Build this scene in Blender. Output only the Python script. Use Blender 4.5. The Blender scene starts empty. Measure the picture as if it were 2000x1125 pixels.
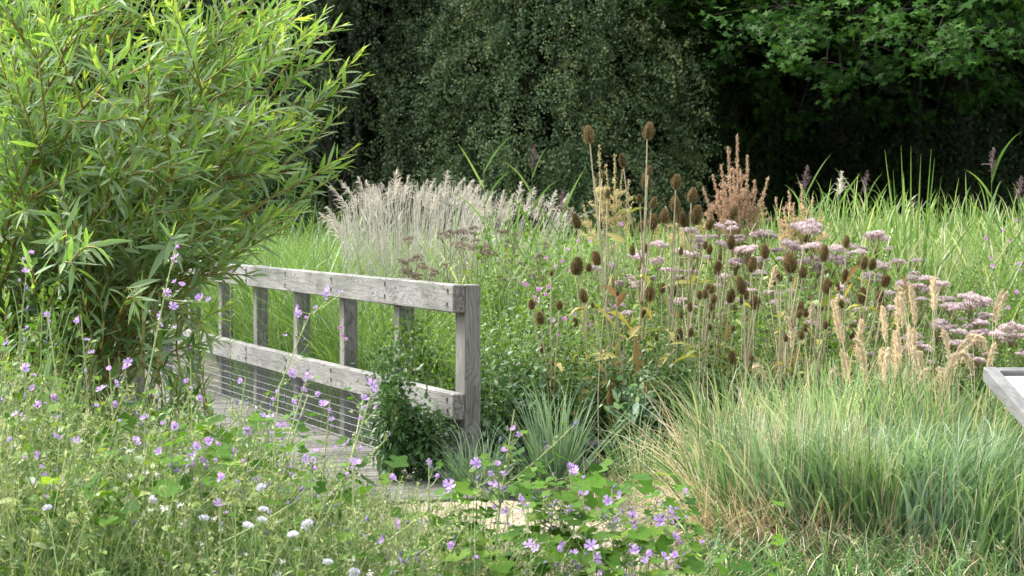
import bpy, math, random
import numpy as np
from mathutils import Vector, Matrix

C = bpy.context.scene.collection
SC = bpy.context.scene
PI = math.pi
F, CAMZ, HOR = 4000.0, 1.6, 420.0

def RG(seed):
    return np.random.default_rng(seed)

def P(px, py, d):
    """point seen at photograph pixel px,py standing d metres in front of the camera"""
    return np.array([(px - 1000.0) / F * d, d, CAMZ - (py - HOR) / F * d])

def nrm(a):
    return a / np.maximum(np.linalg.norm(a, axis=-1, keepdims=True), 1e-9)

# ------------------------------------------------------------------ mesh builder
class G:
    def __init__(self):
        self.v, self.q, self.t = [], [], []
        self.qm, self.tm, self.c = [], [], []
        self.n = 0
    def add(self, v, q=None, t=None, tint=0.5, mat=0):
        v = np.asarray(v, float).reshape(-1, 3)
        k = len(v)
        self.v.append(v)
        tt = np.empty(k); tt[:] = tint
        self.c.append(tt)
        if q is not None and len(q):
            q = np.asarray(q, int).reshape(-1, 4) + self.n
            self.q.append(q); self.qm.append(np.full(len(q), mat, int) if np.isscalar(mat) else mat)
        if t is not None and len(t):
            t = np.asarray(t, int).reshape(-1, 3) + self.n
            self.t.append(t); self.tm.append(np.full(len(t), mat, int) if np.isscalar(mat) else mat)
        self.n += k
    def arrays(self):
        z = lambda l, w, d=float: np.concatenate(l) if l else np.zeros((0, w) if w else (0,), d)
        return z(self.v, 3), z(self.q, 4, int), z(self.t, 3, int), z(self.c, 0), z(self.qm, 0, int), z(self.tm, 0, int)
    def put(self, other, pos, rot=None, scl=None, tilt=None, dt=None):
        """copies of another builder's shape at pos (N,3); rot about z, tilt about the rotated x axis"""
        V, Q, T, c, qm, tm = other if isinstance(other, tuple) else other.arrays()
        pos = np.asarray(pos, float).reshape(-1, 3); n, k = len(pos), len(V)
        if n == 0 or k == 0: return
        rot = np.zeros(n) if rot is None else np.broadcast_to(rot, (n,))
        tilt = np.zeros(n) if tilt is None else np.broadcast_to(tilt, (n,))
        scl = np.ones((n, 3)) if scl is None else (np.asarray(scl, float).reshape(n, -1) * np.ones(3))
        p = V[None] * scl[:, None]
        ct, st = np.cos(tilt)[:, None], np.sin(tilt)[:, None]
        y, z = p[..., 1] * ct - p[..., 2] * st, p[..., 1] * st + p[..., 2] * ct
        x = p[..., 0]
        cr, sr = np.cos(rot)[:, None], np.sin(rot)[:, None]
        p = np.stack([x * cr - y * sr, x * sr + y * cr, z], -1) + pos[:, None]
        off = (np.arange(n) * k)[:, None, None]
        tint = np.broadcast_to(c, (n, k)) + (0 if dt is None else np.asarray(dt).reshape(n, 1))
        self.v.append(p.reshape(-1, 3)); self.c.append(np.clip(tint, 0, 1).reshape(-1))
        if len(Q): self.q.append((Q[None] + off).reshape(-1, 4) + self.n); self.qm.append(np.tile(qm, n))
        if len(T): self.t.append((T[None] + off).reshape(-1, 3) + self.n); self.tm.append(np.tile(tm, n))
        self.n += n * k
    def mesh(self, name, mats, smooth=True):
        V, Q, T, c, qm, tm = self.arrays()
        me = bpy.data.meshes.new(name)
        nq, nt = len(Q), len(T)
        me.vertices.add(len(V)); me.vertices.foreach_set('co', V.astype(np.float32).ravel())
        me.loops.add(nq * 4 + nt * 3)
        me.loops.foreach_set('vertex_index', np.concatenate([Q.ravel(), T.ravel()]).astype(np.int32))
        me.polygons.add(nq + nt)
        st = np.concatenate([np.arange(nq) * 4, nq * 4 + np.arange(nt) * 3]).astype(np.int32)
        me.polygons.foreach_set('loop_start', st)
        me.polygons.foreach_set('material_index', np.concatenate([qm, tm]).astype(np.int32))
        me.polygons.foreach_set('use_smooth', np.full(nq + nt, smooth, bool))
        a = me.attributes.new('tint', 'FLOAT', 'POINT'); a.data.foreach_set('value', c.astype(np.float32))
        for m in (mats if isinstance(mats, (list, tuple)) else [mats]): me.materials.append(m)
        me.update(calc_edges=True)
        return me
    def build(self, name, mats, parent=None, smooth=True):
        return link(name, self.mesh(name, mats, smooth), parent)

def link(name, data, parent=None, loc=None, rz=0, scl=None):
    o = bpy.data.objects.new(name, data); C.objects.link(o)
    if parent is not None: o.parent = parent
    if loc is not None: o.location = loc
    if rz: o.rotation_euler = (0, 0, rz)
    if scl is not None: o.scale = scl if hasattr(scl, '__len__') else (scl,) * 3
    return o

def tag(o, label=None, cat=None, group=None, kind=None):
    if label: o['label'] = label
    if cat: o['category'] = cat
    if group: o['group'] = group
    if kind: o['kind'] = kind
    return o

def thing(name, label, cat, loc=(0, 0, 0), rz=0, group=None):
    o = bpy.data.objects.new(name, None); C.objects.link(o)
    o.empty_display_size = .1
    o.location = loc; o.rotation_euler = (0, 0, rz)
    return tag(o, label, cat, group)

# ------------------------------------------------------------------ shapes
def box(g, x0, x1, y0, y1, z0, z1, tint=.5, mat=0, bev=0.0):
    if bev <= 0:
        v = [(x, y, z) for z in (z0, z1) for y in (y0, y1) for x in (x0, x1)]
        g.add(v, [(0, 2, 3, 1), (4, 5, 7, 6), (0, 1, 5, 4), (2, 6, 7, 3), (0, 4, 6, 2), (1, 3, 7, 5)], tint=tint, mat=mat)
        return
    b = bev; V = []; idx = {}
    lo, hi = (x0, y0, z0), (x1, y1, z1)
    for sx in (0, 1):
        for sy in (0, 1):
            for sz in (0, 1):
                s = (sx, sy, sz)
                for ax in range(3):
                    p = [(hi if s[i] else lo)[i] + (0 if i == ax else (-b if s[i] else b)) for i in range(3)]
                    idx[(s, ax)] = len(V); V.append(p)
    Q, T = [], []
    for ax in range(3):
        a, c = [i for i in range(3) if i != ax]
        for s in (0, 1):
            def k(u, w):
                t = [0, 0, 0]; t[ax] = s; t[a] = u; t[c] = w; return tuple(t)
            r = [idx[(k(0, 0), ax)], idx[(k(1, 0), ax)], idx[(k(1, 1), ax)], idx[(k(0, 1), ax)]]
            Q.append(r)
        for u in (0, 1):
            for w in (0, 1):
                def k2(m):
                    t = [0, 0, 0]; t[ax] = m; t[a] = u; t[c] = w; return tuple(t)
                Q.append([idx[(k2(0), a)], idx[(k2(1), a)], idx[(k2(1), c)], idx[(k2(0), c)]])
    for s in [(i, j, k) for i in (0, 1) for j in (0, 1) for k in (0, 1)]:
        T.append([idx[(s, 0)], idx[(s, 1)], idx[(s, 2)]])
    # orient outward
    V = np.array(V, float); cen = V.mean(0)
    def fix(f):
        p = V[f]; n = np.cross(p[1] - p[0], p[2] - p[0])
        return f if np.dot(n, p.mean(0) - cen) > 0 else f[::-1]
    g.add(V, [fix(f) for f in Q], [fix(f) for f in T], tint=tint, mat=mat)

def tube(g, pts, rad, sides=4, tint=.5, mat=0, cap=False):
    pts = np.asarray(pts, float); n = len(pts)
    rad = np.broadcast_to(rad, (n,))
    d = np.gradient(pts, axis=0); d = nrm(d)
    ref = np.where(np.abs(d[:, 2:3]) > .9, np.array([[1., 0, 0]]), np.array([[0, 0, 1.]]))
    a = nrm(np.cross(d, ref)); b = np.cross(d, a)
    th = np.arange(sides) / sides * 2 * PI
    ring = a[:, None] * np.cos(th)[None, :, None] + b[:, None] * np.sin(th)[None, :, None]
    v = (pts[:, None] + ring * rad[:, None, None]).reshape(-1, 3)
    i = np.arange(n - 1)[:, None] * sides; j = np.arange(sides)[None]; j2 = (j + 1) % sides
    q = np.stack([i + j, i + sides + j, i + sides + j2, i + j2], -1).reshape(-1, 4)
    tt = np.repeat(np.broadcast_to(tint, (n,)), sides)
    g.add(v, q, tint=tt, mat=mat)
    if cap:
        base = (n - 1) * sides
        if sides == 4: g.add(v[base:], [(3, 2, 1, 0)], tint=tt[base:], mat=mat)
        else:
            g.add(np.vstack([v[base:], pts[-1:]]), t=[((k + 1) % sides, k, sides) for k in range(sides)], tint=tt[-1], mat=mat)

def bez(p0, p1, p2, n=8):
    s = np.linspace(0, 1, n)[:, None]
    p0, p1, p2 = map(np.asarray, (p0, p1, p2))
    return p0 * (1 - s) ** 2 + 2 * p1 * s * (1 - s) + p2 * s ** 2

def catmull(pts, n=8):
    pts = np.asarray(pts, float)
    p = np.vstack([2 * pts[0] - pts[1], pts, 2 * pts[-1] - pts[-2]]); out = []
    for i in range(1, len(p) - 2):
        t = np.linspace(0, 1, n, endpoint=False)[:, None]
        a, b, c, d = p[i - 1], p[i], p[i + 1], p[i + 2]
        out.append(.5 * (2 * b + (c - a) * t + (2 * a - 5 * b + 4 * c - d) * t ** 2 + (3 * b - a - 3 * c + d) * t ** 3))
    out.append(pts[-1:])
    return np.vstack(out)

def _lt(us, hw, fold=.12):
    """leaf template: stations along u with half widths; folded along the midrib"""
    v, q, t = [], [], []
    for u, h in zip(us, hw):
        v += [(u, -h, fold * h), (u, 0, 0), (u, h, fold * h)]
    for k in range(len(us) - 1):
        a = k * 3
        q += [(a, a + 1, a + 4, a + 3), (a + 1, a + 2, a + 5, a + 4)]
    return np.array(v, float), np.array(q), np.zeros((0, 3), int)

LANCE = _lt([0, .28, .62, 1], [.08, .5, .42, .02], .35)
LANCE2 = _lt([0, .2, .45, .75, 1], [.06, .42, .5, .3, .01], .35)
OVATE = _lt([0, .22, .5, .78, 1], [.08, .46, .48, .26, .02], .3)
DIAM = (np.array([(0, 0, 0), (.5, -.5, .1), (1, 0, 0), (.5, .5, .1)], float), np.array([(0, 1, 2, 3)]), np.zeros((0, 3), int))

def _polar(rf, n, cup=.0, a0=.25):
    th = np.linspace(a0, 2 * PI - a0, n)
    r = np.array([rf(t) for t in th])
    v = [(0, 0, 0)] + [(-ri * math.cos(t), ri * math.sin(t), cup * ri * ri) for ri, t in zip(r, th)]
    return np.array(v, float), np.zeros((0, 4), int), np.array([(0, k + 1, k) for k in range(1, n)])

# rounded five-lobed leaf and pointed five-lobed leaf, petiole at the origin
ROUND5 = _polar(lambda t: .5 * (1 + .16 * math.cos(5 * (t - PI))) * (.82 + .18 * math.cos((t - PI) * .5)), 24, .35, .32)
def _mp(t):
    w = abs(((t - PI) / (2 * PI / 5.6) + .5) % 1 - .5) * 2
    return (.5 if abs(t - PI) < 1.7 else .36) * (1 - .58 * w)
MAPLE = _polar(_mp, 23, -.2, .7)

def leaves(g, base, dv, nv, L, W, T=LANCE, droop=0.0, tint=.5, mat=0, roll=None):
    base = np.atleast_2d(base); n = len(base)
    if n == 0: return
    dv = nrm(np.broadcast_to(dv, (n, 3))); nv = np.broadcast_to(nv, (n, 3))
    s = nrm(np.cross(nv, dv)); up = np.cross(dv, s)
    L = np.broadcast_to(L, (n,)); W = np.broadcast_to(W, (n,)); droop = np.broadcast_to(droop, (n,))
    V, Q, Tt = T; k = len(V)
    p = base[:, None] + dv[:, None] * (V[None, :, 0] * L[:, None])[..., None] + s[:, None] * (V[None, :, 1] * W[:, None])[..., None] \
        + up[:, None] * (V[None, :, 2] * W[:, None])[..., None]
    p[..., 2] -= droop[:, None] * L[:, None] * V[None, :, 0] ** 2
    off = (np.arange(n) * k)[:, None, None]
    tt = np.repeat(np.broadcast_to(tint, (n,)), k)
    g.add(p.reshape(-1, 3), (Q[None] + off).reshape(-1, 4) if len(Q) else None, (Tt[None] + off).reshape(-1, 3) if len(Tt) else None, tint=tt, mat=mat)

def blades(g, base, az, L, lean, bend, wid, tint=.5, nseg=5, p=1.6, twist=0.0, mat=0, tip=.04, tiptint=0.0, side=None):
    base = np.atleast_2d(base); n = len(base)
    if n == 0: return
    b = lambda a: np.broadcast_to(a, (n,))
    az, L, lean, bend, wid, tint, twist = map(b, (az, L, lean, bend, wid, tint, twist))
    s = np.linspace(0, 1, nseg + 1); sm = (s[1:] + s[:-1]) / 2
    th = lean[:, None] + bend[:, None] * sm[None] ** p
    st = (L / nseg)[:, None]
    r = np.concatenate([np.zeros((n, 1)), np.cumsum(np.sin(th) * st, 1)], 1)
    z = np.concatenate([np.zeros((n, 1)), np.cumsum(np.cos(th) * st, 1)], 1)
    cx, cy = np.cos(az)[:, None], np.sin(az)[:, None]
    pts = base[:, None] + np.stack([r * cx, r * cy, z], -1)
    w = (np.minimum(1, .55 + 1.6 * s) * (1 - s ** 2.2) + tip)[None] * wid[:, None] * .5
    ta = az + PI / 2 + twist if side is None else b(side)
    sd = np.stack([np.cos(ta), np.sin(ta), np.zeros(n)], -1)[:, None]
    v = np.stack([pts - sd * w[..., None], pts + sd * w[..., None]], 2).reshape(-1, 3)
    k = (nseg + 1) * 2
    j = np.arange(nseg) * 2
    q = np.stack([j, j + 1, j + 3, j + 2], -1)
    off = (np.arange(n) * k)[:, None, None]
    tt = (tint[:, None] + tiptint * s[None] ** 2)
    g.add(v, (q[None] + off).reshape(-1, 4), tint=np.clip(np.repeat(tt.reshape(-1), 2), 0, 1), mat=mat)

def rdir(r, n, zmin=-1., zmax=1.):
    z = r.uniform(zmin, zmax, n); a = r.uniform(0, 2 * PI, n); s = np.sqrt(np.maximum(0, 1 - z * z))
    return np.stack([s * np.cos(a), s * np.sin(a), z], -1)

# ------------------------------------------------------------------ materials
def newmat(name):
    m = bpy.data.materials.new(name); m.use_nodes = True
    nt = m.node_tree; nt.nodes.clear()
    out = nt.nodes.new('ShaderNodeOutputMaterial')
    return m, nt, nt.nodes, nt.links, out

def ramp(nodes, cols, pos=None):
    r = nodes.new('ShaderNodeValToRGB'); e = r.color_ramp.elements
    n = len(cols); pos = pos or [i / (n - 1) for i in range(n)]
    while len(e) < n: e.new(.5)
    for i in range(n):
        e[i].position = pos[i]; c = cols[i]; e[i].color = (c[0], c[1], c[2], 1)
    return r

def leafm(name, cols, pos=None, under=None, trans=.35, rough=.5, spec=.3, tcol=(1.25, 1.3, .7), var=.25):
    """plant material: colour follows each leaf's tint value, which holds age and painted shade, soft light passes through the blade"""
    m, nt, N, L, out = newmat(name)
    a = N.new('ShaderNodeAttribute'); a.attribute_name = 'tint'
    r = ramp(N, cols, pos); L.new(a.outputs['Fac'], r.inputs['Fac'])
    oi = N.new('ShaderNodeObjectInfo')
    geo = N.new('ShaderNodeNewGeometry')
    nz = N.new('ShaderNodeTexNoise'); nz.inputs['Scale'].default_value = 2.3; nz.inputs['Detail'].default_value = 2
    L.new(geo.outputs['Position'], nz.inputs['Vector'])
    nf = N.new('ShaderNodeTexNoise'); nf.inputs['Scale'].default_value = 70; nf.inputs['Detail'].default_value = 3
    L.new(geo.outputs['Position'], nf.inputs['Vector'])
    af = N.new('ShaderNodeMath'); af.operation = 'MULTIPLY_ADD'; L.new(nf.outputs['Fac'], af.inputs[0]); af.inputs[1].default_value = .55; af.inputs[2].default_value = -.275
    at = N.new('ShaderNodeMath'); at.operation = 'ADD'; L.new(a.outputs['Fac'], at.inputs[0]); L.new(af.outputs[0], at.inputs[1]); L.new(at.outputs[0], r.inputs['Fac'])
    ad = N.new('ShaderNodeMath'); ad.operation = 'ADD'; L.new(oi.outputs['Random'], ad.inputs[0]); L.new(nz.outputs['Fac'], ad.inputs[1])
    mr = N.new('ShaderNodeMapRange'); mr.inputs['From Min'].default_value = .2; mr.inputs['From Max'].default_value = 1.4
    mr.inputs['To Min'].default_value = 1 - var; mr.inputs['To Max'].default_value = 1 + var
    L.new(ad.outputs[0], mr.inputs['Value'])
    hv = N.new('ShaderNodeHueSaturation'); L.new(r.outputs['Color'], hv.inputs['Color']); L.new(mr.outputs[0], hv.inputs['Value'])
    col = hv.outputs['Color']
    if under is not None:
        mx = N.new('ShaderNodeMix'); mx.data_type = 'RGBA'
        L.new(geo.outputs['Backfacing'], mx.inputs['Factor'])
        L.new(col, mx.inputs['A']); mx.inputs['B'].default_value = (*under, 1); colb = mx.outputs['Result']
    else: colb = col
    p = N.new('ShaderNodeBsdfPrincipled'); L.new(colb, p.inputs['Base Color'])
    p.inputs['Roughness'].default_value = rough; p.inputs['Specular IOR Level'].default_value = spec
    if trans > 0:
        t = N.new('ShaderNodeBsdfTranslucent')
        mu = N.new('ShaderNodeMix'); mu.data_type = 'RGBA'; mu.blend_type = 'MULTIPLY'; mu.inputs['Factor'].default_value = 1
        L.new(col, mu.inputs['A']); mu.inputs['B'].default_value = (*tcol, 1); L.new(mu.outputs['Result'], t.inputs['Color'])
        ms = N.new('ShaderNodeMixShader'); ms.inputs[0].default_value = trans
        L.new(p.outputs[0], ms.inputs[1]); L.new(t.outputs[0], ms.inputs[2]); L.new(ms.outputs[0], out.inputs['Surface'])
    else: L.new(p.outputs[0], out.inputs['Surface'])
    return m

def woodm(name, base, dark, sx=1.0, scale=1.0, end=None, bump=.35, ring=.5):
    """weathered timber, grain along the object's x axis (axis permuted by sx for upright posts)"""
    m, nt, N, L, out = newmat(name)
    tc = N.new('ShaderNodeTexCoord')
    mp = N.new('ShaderNodeMapping'); L.new(tc.outputs['Object'], mp.inputs['Vector'])
    if sx == 'z': mp.inputs['Rotation'].default_value = (0, PI / 2, 0)
    def noise(sc, s, det=4, rough=.6, dist=0.):
        m2 = N.new('ShaderNodeMapping'); m2.inputs['Scale'].default_value = sc; L.new(mp.outputs[0], m2.inputs['Vector'])
        n = N.new('ShaderNodeTexNoise'); n.inputs['Scale'].default_value = s; n.inputs['Detail'].default_value = det
        n.inputs['Roughness'].default_value = rough; n.inputs['Distortion'].default_value = dist
        L.new(m2.outputs[0], n.inputs['Vector']); return n
    fine = noise((1.6 * scale, 26 * scale, 26 * scale), 2.2, 4, .65)
    broad = noise((.8 * scale, 5 * scale, 5 * scale), 1.6, 4, .6, .4)
    # growth ring lines bent round knots
    nd = noise((1.5 * scale, 5.5 * scale, 5.5 * scale), 1.5, 2, .45)
    dp = N.new('ShaderNodeVectorMath'); dp.operation = 'DOT_PRODUCT'; L.new(mp.outputs[0], dp.inputs[0]); dp.inputs[1].default_value = (.02, .8, 1)
    md = N.new('ShaderNodeMath'); md.operation = 'MULTIPLY_ADD'; L.new(nd.outputs['Fac'], md.inputs[0]); md.inputs[1].default_value = .30 / scale; L.new(dp.outputs['Value'], md.inputs[2])
    cx_ = N.new('ShaderNodeCombineXYZ'); L.new(md.outputs[0], cx_.inputs[0])
    w = N.new('ShaderNodeTexWave'); w.wave_type = 'BANDS'; w.bands_direction = 'X'; w.inputs['Scale'].default_value = 13 * scale; w.inputs['Distortion'].default_value = 0
    L.new(cx_.outputs[0], w.inputs['Vector'])
    wl = ramp(N, [(.25, .25, .24), (1, 1, 1), (1, 1, 1)], [0, .3, 1]); L.new(w.outputs['Color'], wl.inputs['Fac'])
    # stains
    st = noise((1.3, 1.1, 3.0), 1.3, 3, .6)
    c1 = ramp(N, [dark, base, tuple(min(1, x * 1.18) for x in base)], [.25, .5, .75]); L.new(fine.outputs['Fac'], c1.inputs['Fac'])
    def mul(a, b, f):
        x = N.new('ShaderNodeMix'); x.data_type = 'RGBA'; x.blend_type = 'MULTIPLY'; x.inputs['Factor'].default_value = f
        L.new(a, x.inputs['A']); L.new(b, x.inputs['B']); return x.outputs['Result']
    c = mul(c1.outputs['Color'], wl.outputs['Color'], ring)
    cb = ramp(N, [(.55, .56, .55), (1, 1, 1), (1.0, .97, .9)], [.3, .5, .7]); L.new(broad.outputs['Fac'], cb.inputs['Fac'])
    c = mul(c, cb.outputs['Color'], .6)
    cs = ramp(N, [(.42, .47, .37), (1, 1, 1)], [.36, .52]); L.new(st.outputs['Fac'], cs.inputs['Fac'])
    c = mul(c, cs.outputs['Color'], .55)
    at = N.new('ShaderNodeAttribute'); at.attribute_name = 'tint'
    mv = N.new('ShaderNodeMapRange'); mv.inputs['To Min'].default_value = .62; mv.inputs['To Max'].default_value = 1.38; L.new(at.outputs['Fac'], mv.inputs['Value'])
    hb = N.new('ShaderNodeHueSaturation'); L.new(c, hb.inputs['Color']); L.new(mv.outputs[0], hb.inputs['Value']); c = hb.outputs['Color']
    p = N.new('ShaderNodeBsdfPrincipled'); p.inputs['Roughness'].default_value = .85; p.inputs['Specular IOR Level'].default_value = .2
    L.new(c, p.inputs['Base Color'])
    b = N.new('ShaderNodeBump'); b.inputs['Strength'].default_value = bump; b.inputs['Distance'].default_value = .004
    L.new(fine.outputs['Fac'], b.inputs['Height']); L.new(b.outputs[0], p.inputs['Normal'])
    L.new(p.outputs[0], out.inputs['Surface'])
    return m

def plainm(name, col, rough=.6, metal=0., noise=0., nscale=20., spec=.3, col2=None):
    m, nt, N, L, out = newmat(name)
    p = N.new('ShaderNodeBsdfPrincipled'); p.inputs['Roughness'].default_value = rough; p.inputs['Metallic'].default_value = metal
    p.inputs['Specular IOR Level'].default_value = spec
    if noise > 0 or col2:
        tc = N.new('ShaderNodeTexCoord'); n = N.new('ShaderNodeTexNoise'); n.inputs['Scale'].default_value = nscale; n.inputs['Detail'].default_value = 6
        L.new(tc.outputs['Object'], n.inputs['Vector'])
        r = ramp(N, [tuple(x * (1 - noise) for x in col), col2 or tuple(min(1, x * (1 + noise)) for x in col)], [.35, .65])
        L.new(n.outputs['Fac'], r.inputs['Fac']); L.new(r.outputs['Color'], p.inputs['Base Color'])
        b = N.new('ShaderNodeBump'); b.inputs['Strength'].default_value = .3; b.inputs['Distance'].default_value = .01
        L.new(n.outputs['Fac'], b.inputs['Height']); L.new(b.outputs[0], p.inputs['Normal'])
    else: p.inputs['Base Color'].default_value = (*col, 1)
    L.new(p.outputs[0], out.inputs['Surface'])
    return m

def gravelm(name):
    m, nt, N, L, out = newmat(name)
    tc = N.new('ShaderNodeTexCoord')
    v = N.new('ShaderNodeTexVoronoi'); v.inputs['Scale'].default_value = 75; L.new(tc.outputs['Object'], v.inputs['Vector'])
    n = N.new('ShaderNodeTexNoise'); n.inputs['Scale'].default_value = 3; n.inputs['Detail'].default_value = 8; L.new(tc.outputs['Object'], n.inputs['Vector'])
    sep = N.new('ShaderNodeSeparateColor'); L.new(v.outputs['Color'], sep.inputs[0])
    r = ramp(N, [(.15, .115, .07), (.27, .22, .14), (.35, .295, .205), (.42, .38, .30)], [0, .35, .7, 1]); L.new(sep.outputs[0], r.inputs['Fac'])
    r2 = ramp(N, [(.7, .68, .62), (1, 1, 1)], [.35, .6]); L.new(n.outputs['Fac'], r2.inputs['Fac'])
    x = N.new('ShaderNodeMix'); x.data_type = 'RGBA'; x.blend_type = 'MULTIPLY'; x.inputs['Factor'].default_value = .8
    L.new(r.outputs['Color'], x.inputs['A']); L.new(r2.outputs['Color'], x.inputs['B'])
    p = N.new('ShaderNodeBsdfPrincipled'); p.inputs['Roughness'].default_value = .9; L.new(x.outputs['Result'], p.inputs['Base Color'])
    b = N.new('ShaderNodeBump'); b.inputs['Strength'].default_value = .8; b.inputs['Distance'].default_value = .012; b.invert = True
    L.new(v.outputs['Distance'], b.inputs['Height']); L.new(b.outputs[0], p.inputs['Normal'])
    L.new(p.outputs[0], out.inputs['Surface'])
    return m

# ------------------------------------------------------------------ camera, sky, sun
cam = bpy.data.cameras.new('camera'); co = bpy.data.objects.new('camera', cam); C.objects.link(co)
co.location = (0, 0, CAMZ); co.rotation_euler = (PI / 2, 0, 0)
cam.lens = 72; cam.sensor_width = 36; cam.shift_y = -(562.5 - HOR) / 2000.0
cam.clip_end = 600; cam.clip_start = .1
cam.dof.use_dof = True; cam.dof.focus_distance = 11.0; cam.dof.aperture_fstop = 9
SC.camera = co

SUN_EL, SUN_AZ = math.radians(52), math.radians(-58)     # azimuth from +Y (away from the camera), negative = to the left
sd = Vector((math.sin(SUN_AZ) * math.cos(SUN_EL), math.cos(SUN_AZ) * math.cos(SUN_EL), math.sin(SUN_EL)))
sl = bpy.data.lights.new('sun', 'SUN'); so = bpy.data.objects.new('sun', sl); C.objects.link(so)
sl.energy = 1.2; sl.angle = math.radians(14); sl.color = (1.0, .97, .92)
so.rotation_euler = (-sd).to_track_quat('-Z', 'Y').to_euler()
w = bpy.data.worlds.new('World'); SC.world = w; w.use_nodes = True
wn, wl_ = w.node_tree.nodes, w.node_tree.links; wn.clear()
sky = wn.new('ShaderNodeTexSky'); sky.sky_type = 'NISHITA'; sky.sun_disc = False
sky.sun_elevation = SUN_EL; sky.sun_rotation = SUN_AZ; sky.dust_density = 4.0; sky.air_density = 1.0
hs = wn.new('ShaderNodeHueSaturation'); hs.inputs['Saturation'].default_value = .32
bg = wn.new('ShaderNodeBackground'); bg.inputs['Strength'].default_value = .15
wo = wn.new('ShaderNodeOutputWorld')
wl_.new(sky.outputs[0], hs.inputs['Color']); wl_.new(hs.outputs[0], bg.inputs['Color']); wl_.new(bg.outputs[0], wo.inputs['Surface'])
SC.view_settings.view_transform = 'Standard'; SC.view_settings.look = 'None'
SC.view_settings.exposure = 2.12; SC.view_settings.gamma = 1
SC.render.engine = 'CYCLES'
cy = SC.cycles
cy.max_bounces = 7; cy.diffuse_bounces = 4; cy.transmission_bounces = 4; cy.glossy_bounces = 2; cy.transparent_max_bounces = 8
cy.caustics_reflective = False; cy.caustics_refractive = False
cy.use_denoising = True; cy.denoiser = 'OPENIMAGEDENOISE'; cy.denoising_prefilter = 'ACCURATE'

# ------------------------------------------------------------------ palette
M = {}
M['bark'] = plainm('bark', (.03, .027, .02), .9, noise=.4, nscale=12)
M['willow_stem'] = plainm('willow_stem', (.22, .17, .05), .6, noise=.3, nscale=30)
M['willow_leaf'] = leafm('willow_leaf', [(.042, .098, .022), (.102, .20, .044), (.195, .305, .066), (.37, .42, .06)], [0, .4, .75, 1], under=(.23, .32, .165), trans=.45, rough=.48, spec=.28)
M['birch_leaf'] = leafm('birch_leaf', [(.028, .055, .022), (.086, .142, .056), (.185, .25, .125), (.33, .33, .085)], [0, .5, .93, 1], trans=.22, rough=.42, spec=.4)
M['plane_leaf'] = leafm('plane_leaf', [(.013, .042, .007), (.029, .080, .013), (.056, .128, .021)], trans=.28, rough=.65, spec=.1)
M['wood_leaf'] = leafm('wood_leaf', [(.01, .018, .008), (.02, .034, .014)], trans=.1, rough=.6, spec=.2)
M['reed_leaf'] = leafm('reed_leaf', [(.05, .11, .022), (.105, .19, .045), (.18, .265, .085), (.32, .34, .20), (.42, .39, .28)], [0, .35, .68, .88, 1], trans=.35, rough=.45, spec=.35)
M['grass_leaf'] = leafm('grass_leaf', [(.045, .095, .02), (.10, .18, .042), (.18, .265, .085), (.30, .35, .18)], [0, .45, .85, 1], trans=.38, rough=.45, spec=.35)
M['dry_reed'] = leafm('dry_reed', [(.46, .445, .385), (.59, .58, .52), (.70, .69, .64)], trans=.35, rough=.7, spec=.15, tcol=(1.1, 1.0, .85))
M['plume'] = leafm('plume', [(.40, .375, .32), (.51, .485, .425), (.61, .59, .53)], trans=.3, rough=.8, spec=.1, tcol=(1.1, 1, .85))
M['purple_plume'] = leafm('purple_plume', [(.085, .055, .06), (.16, .115, .115), (.27, .21, .2)], trans=.2, rough=.8, spec=.1, tcol=(1, 1, 1))
M['straw'] = leafm('straw', [(.28, .215, .11), (.46, .38, .22), (.62, .54, .37), (.72, .65, .5)], [0, .35, .75, 1], trans=.2, rough=.65, spec=.2, tcol=(1.1, 1, .8))
M['feather_plume'] = leafm('feather_plume', [(.48, .40, .27), (.58, .50, .36), (.66, .59, .45)], trans=.3, rough=.8, spec=.1, tcol=(1.1, 1, .8))
M['tussock'] = leafm('tussock', [(.045, .10, .035), (.10, .185, .07), (.17, .27, .12), (.29, .36, .22), (.44, .41, .28)], [0, .4, .7, .9, 1], under=None, trans=.35, rough=.48, spec=.28)
M['blue_tussock'] = leafm('blue_tussock', [(.045, .10, .055), (.10, .185, .105), (.19, .28, .18), (.33, .40, .29)], trans=.3, rough=.45, spec=.3)
M['herb_leaf'] = leafm('herb_leaf', [(.035, .07, .014), (.075, .145, .022), (.135, .22, .034), (.23, .30, .07)], [0, .45, .8, 1], trans=.33, rough=.48, spec=.35)
M['dark_herb'] = leafm('dark_herb', [(.02, .05, .014), (.045, .10, .025), (.08, .17, .04)], trans=.28, rough=.45, spec=.35)
M['weed'] = leafm('weed', [(.095, .175, .045), (.195, .30, .10), (.335, .42, .20), (.48, .47, .32)], [0, .4, .75, 1], trans=.3, rough=.6, spec=.2)
M['seedpod'] = leafm('seedpod', [(.26, .24, .10), (.36, .39, .16), (.46, .49, .25)], trans=.2, rough=.7, spec=.15)
M['white_fluff'] = leafm('white_fluff', [(.55, .55, .48), (.75, .75, .68)], trans=.3, rough=.8, spec=.1, tcol=(1, 1, 1))
M['mallow_leaf'] = leafm('mallow_leaf', [(.025, .075, .008), (.06, .145, .012), (.11, .21, .018), (.18, .27, .035)], [0, .45, .8, 1], under=(.09, .17, .03), trans=.42, rough=.6, spec=.12)
M['mallow_stem'] = leafm('mallow_stem', [(.16, .24, .08), (.26, .33, .13), (.36, .38, .2)], trans=0, rough=.6, spec=.2)
M['mallow_petal'] = leafm('mallow_petal', [(.18, .07, .32), (.38, .22, .54), (.49, .34, .62), (.58, .46, .70)], [0, .2, .55, 1], trans=.35, rough=.6, spec=.15, tcol=(1.15, 1.0, 1.15), var=.18)
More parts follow.
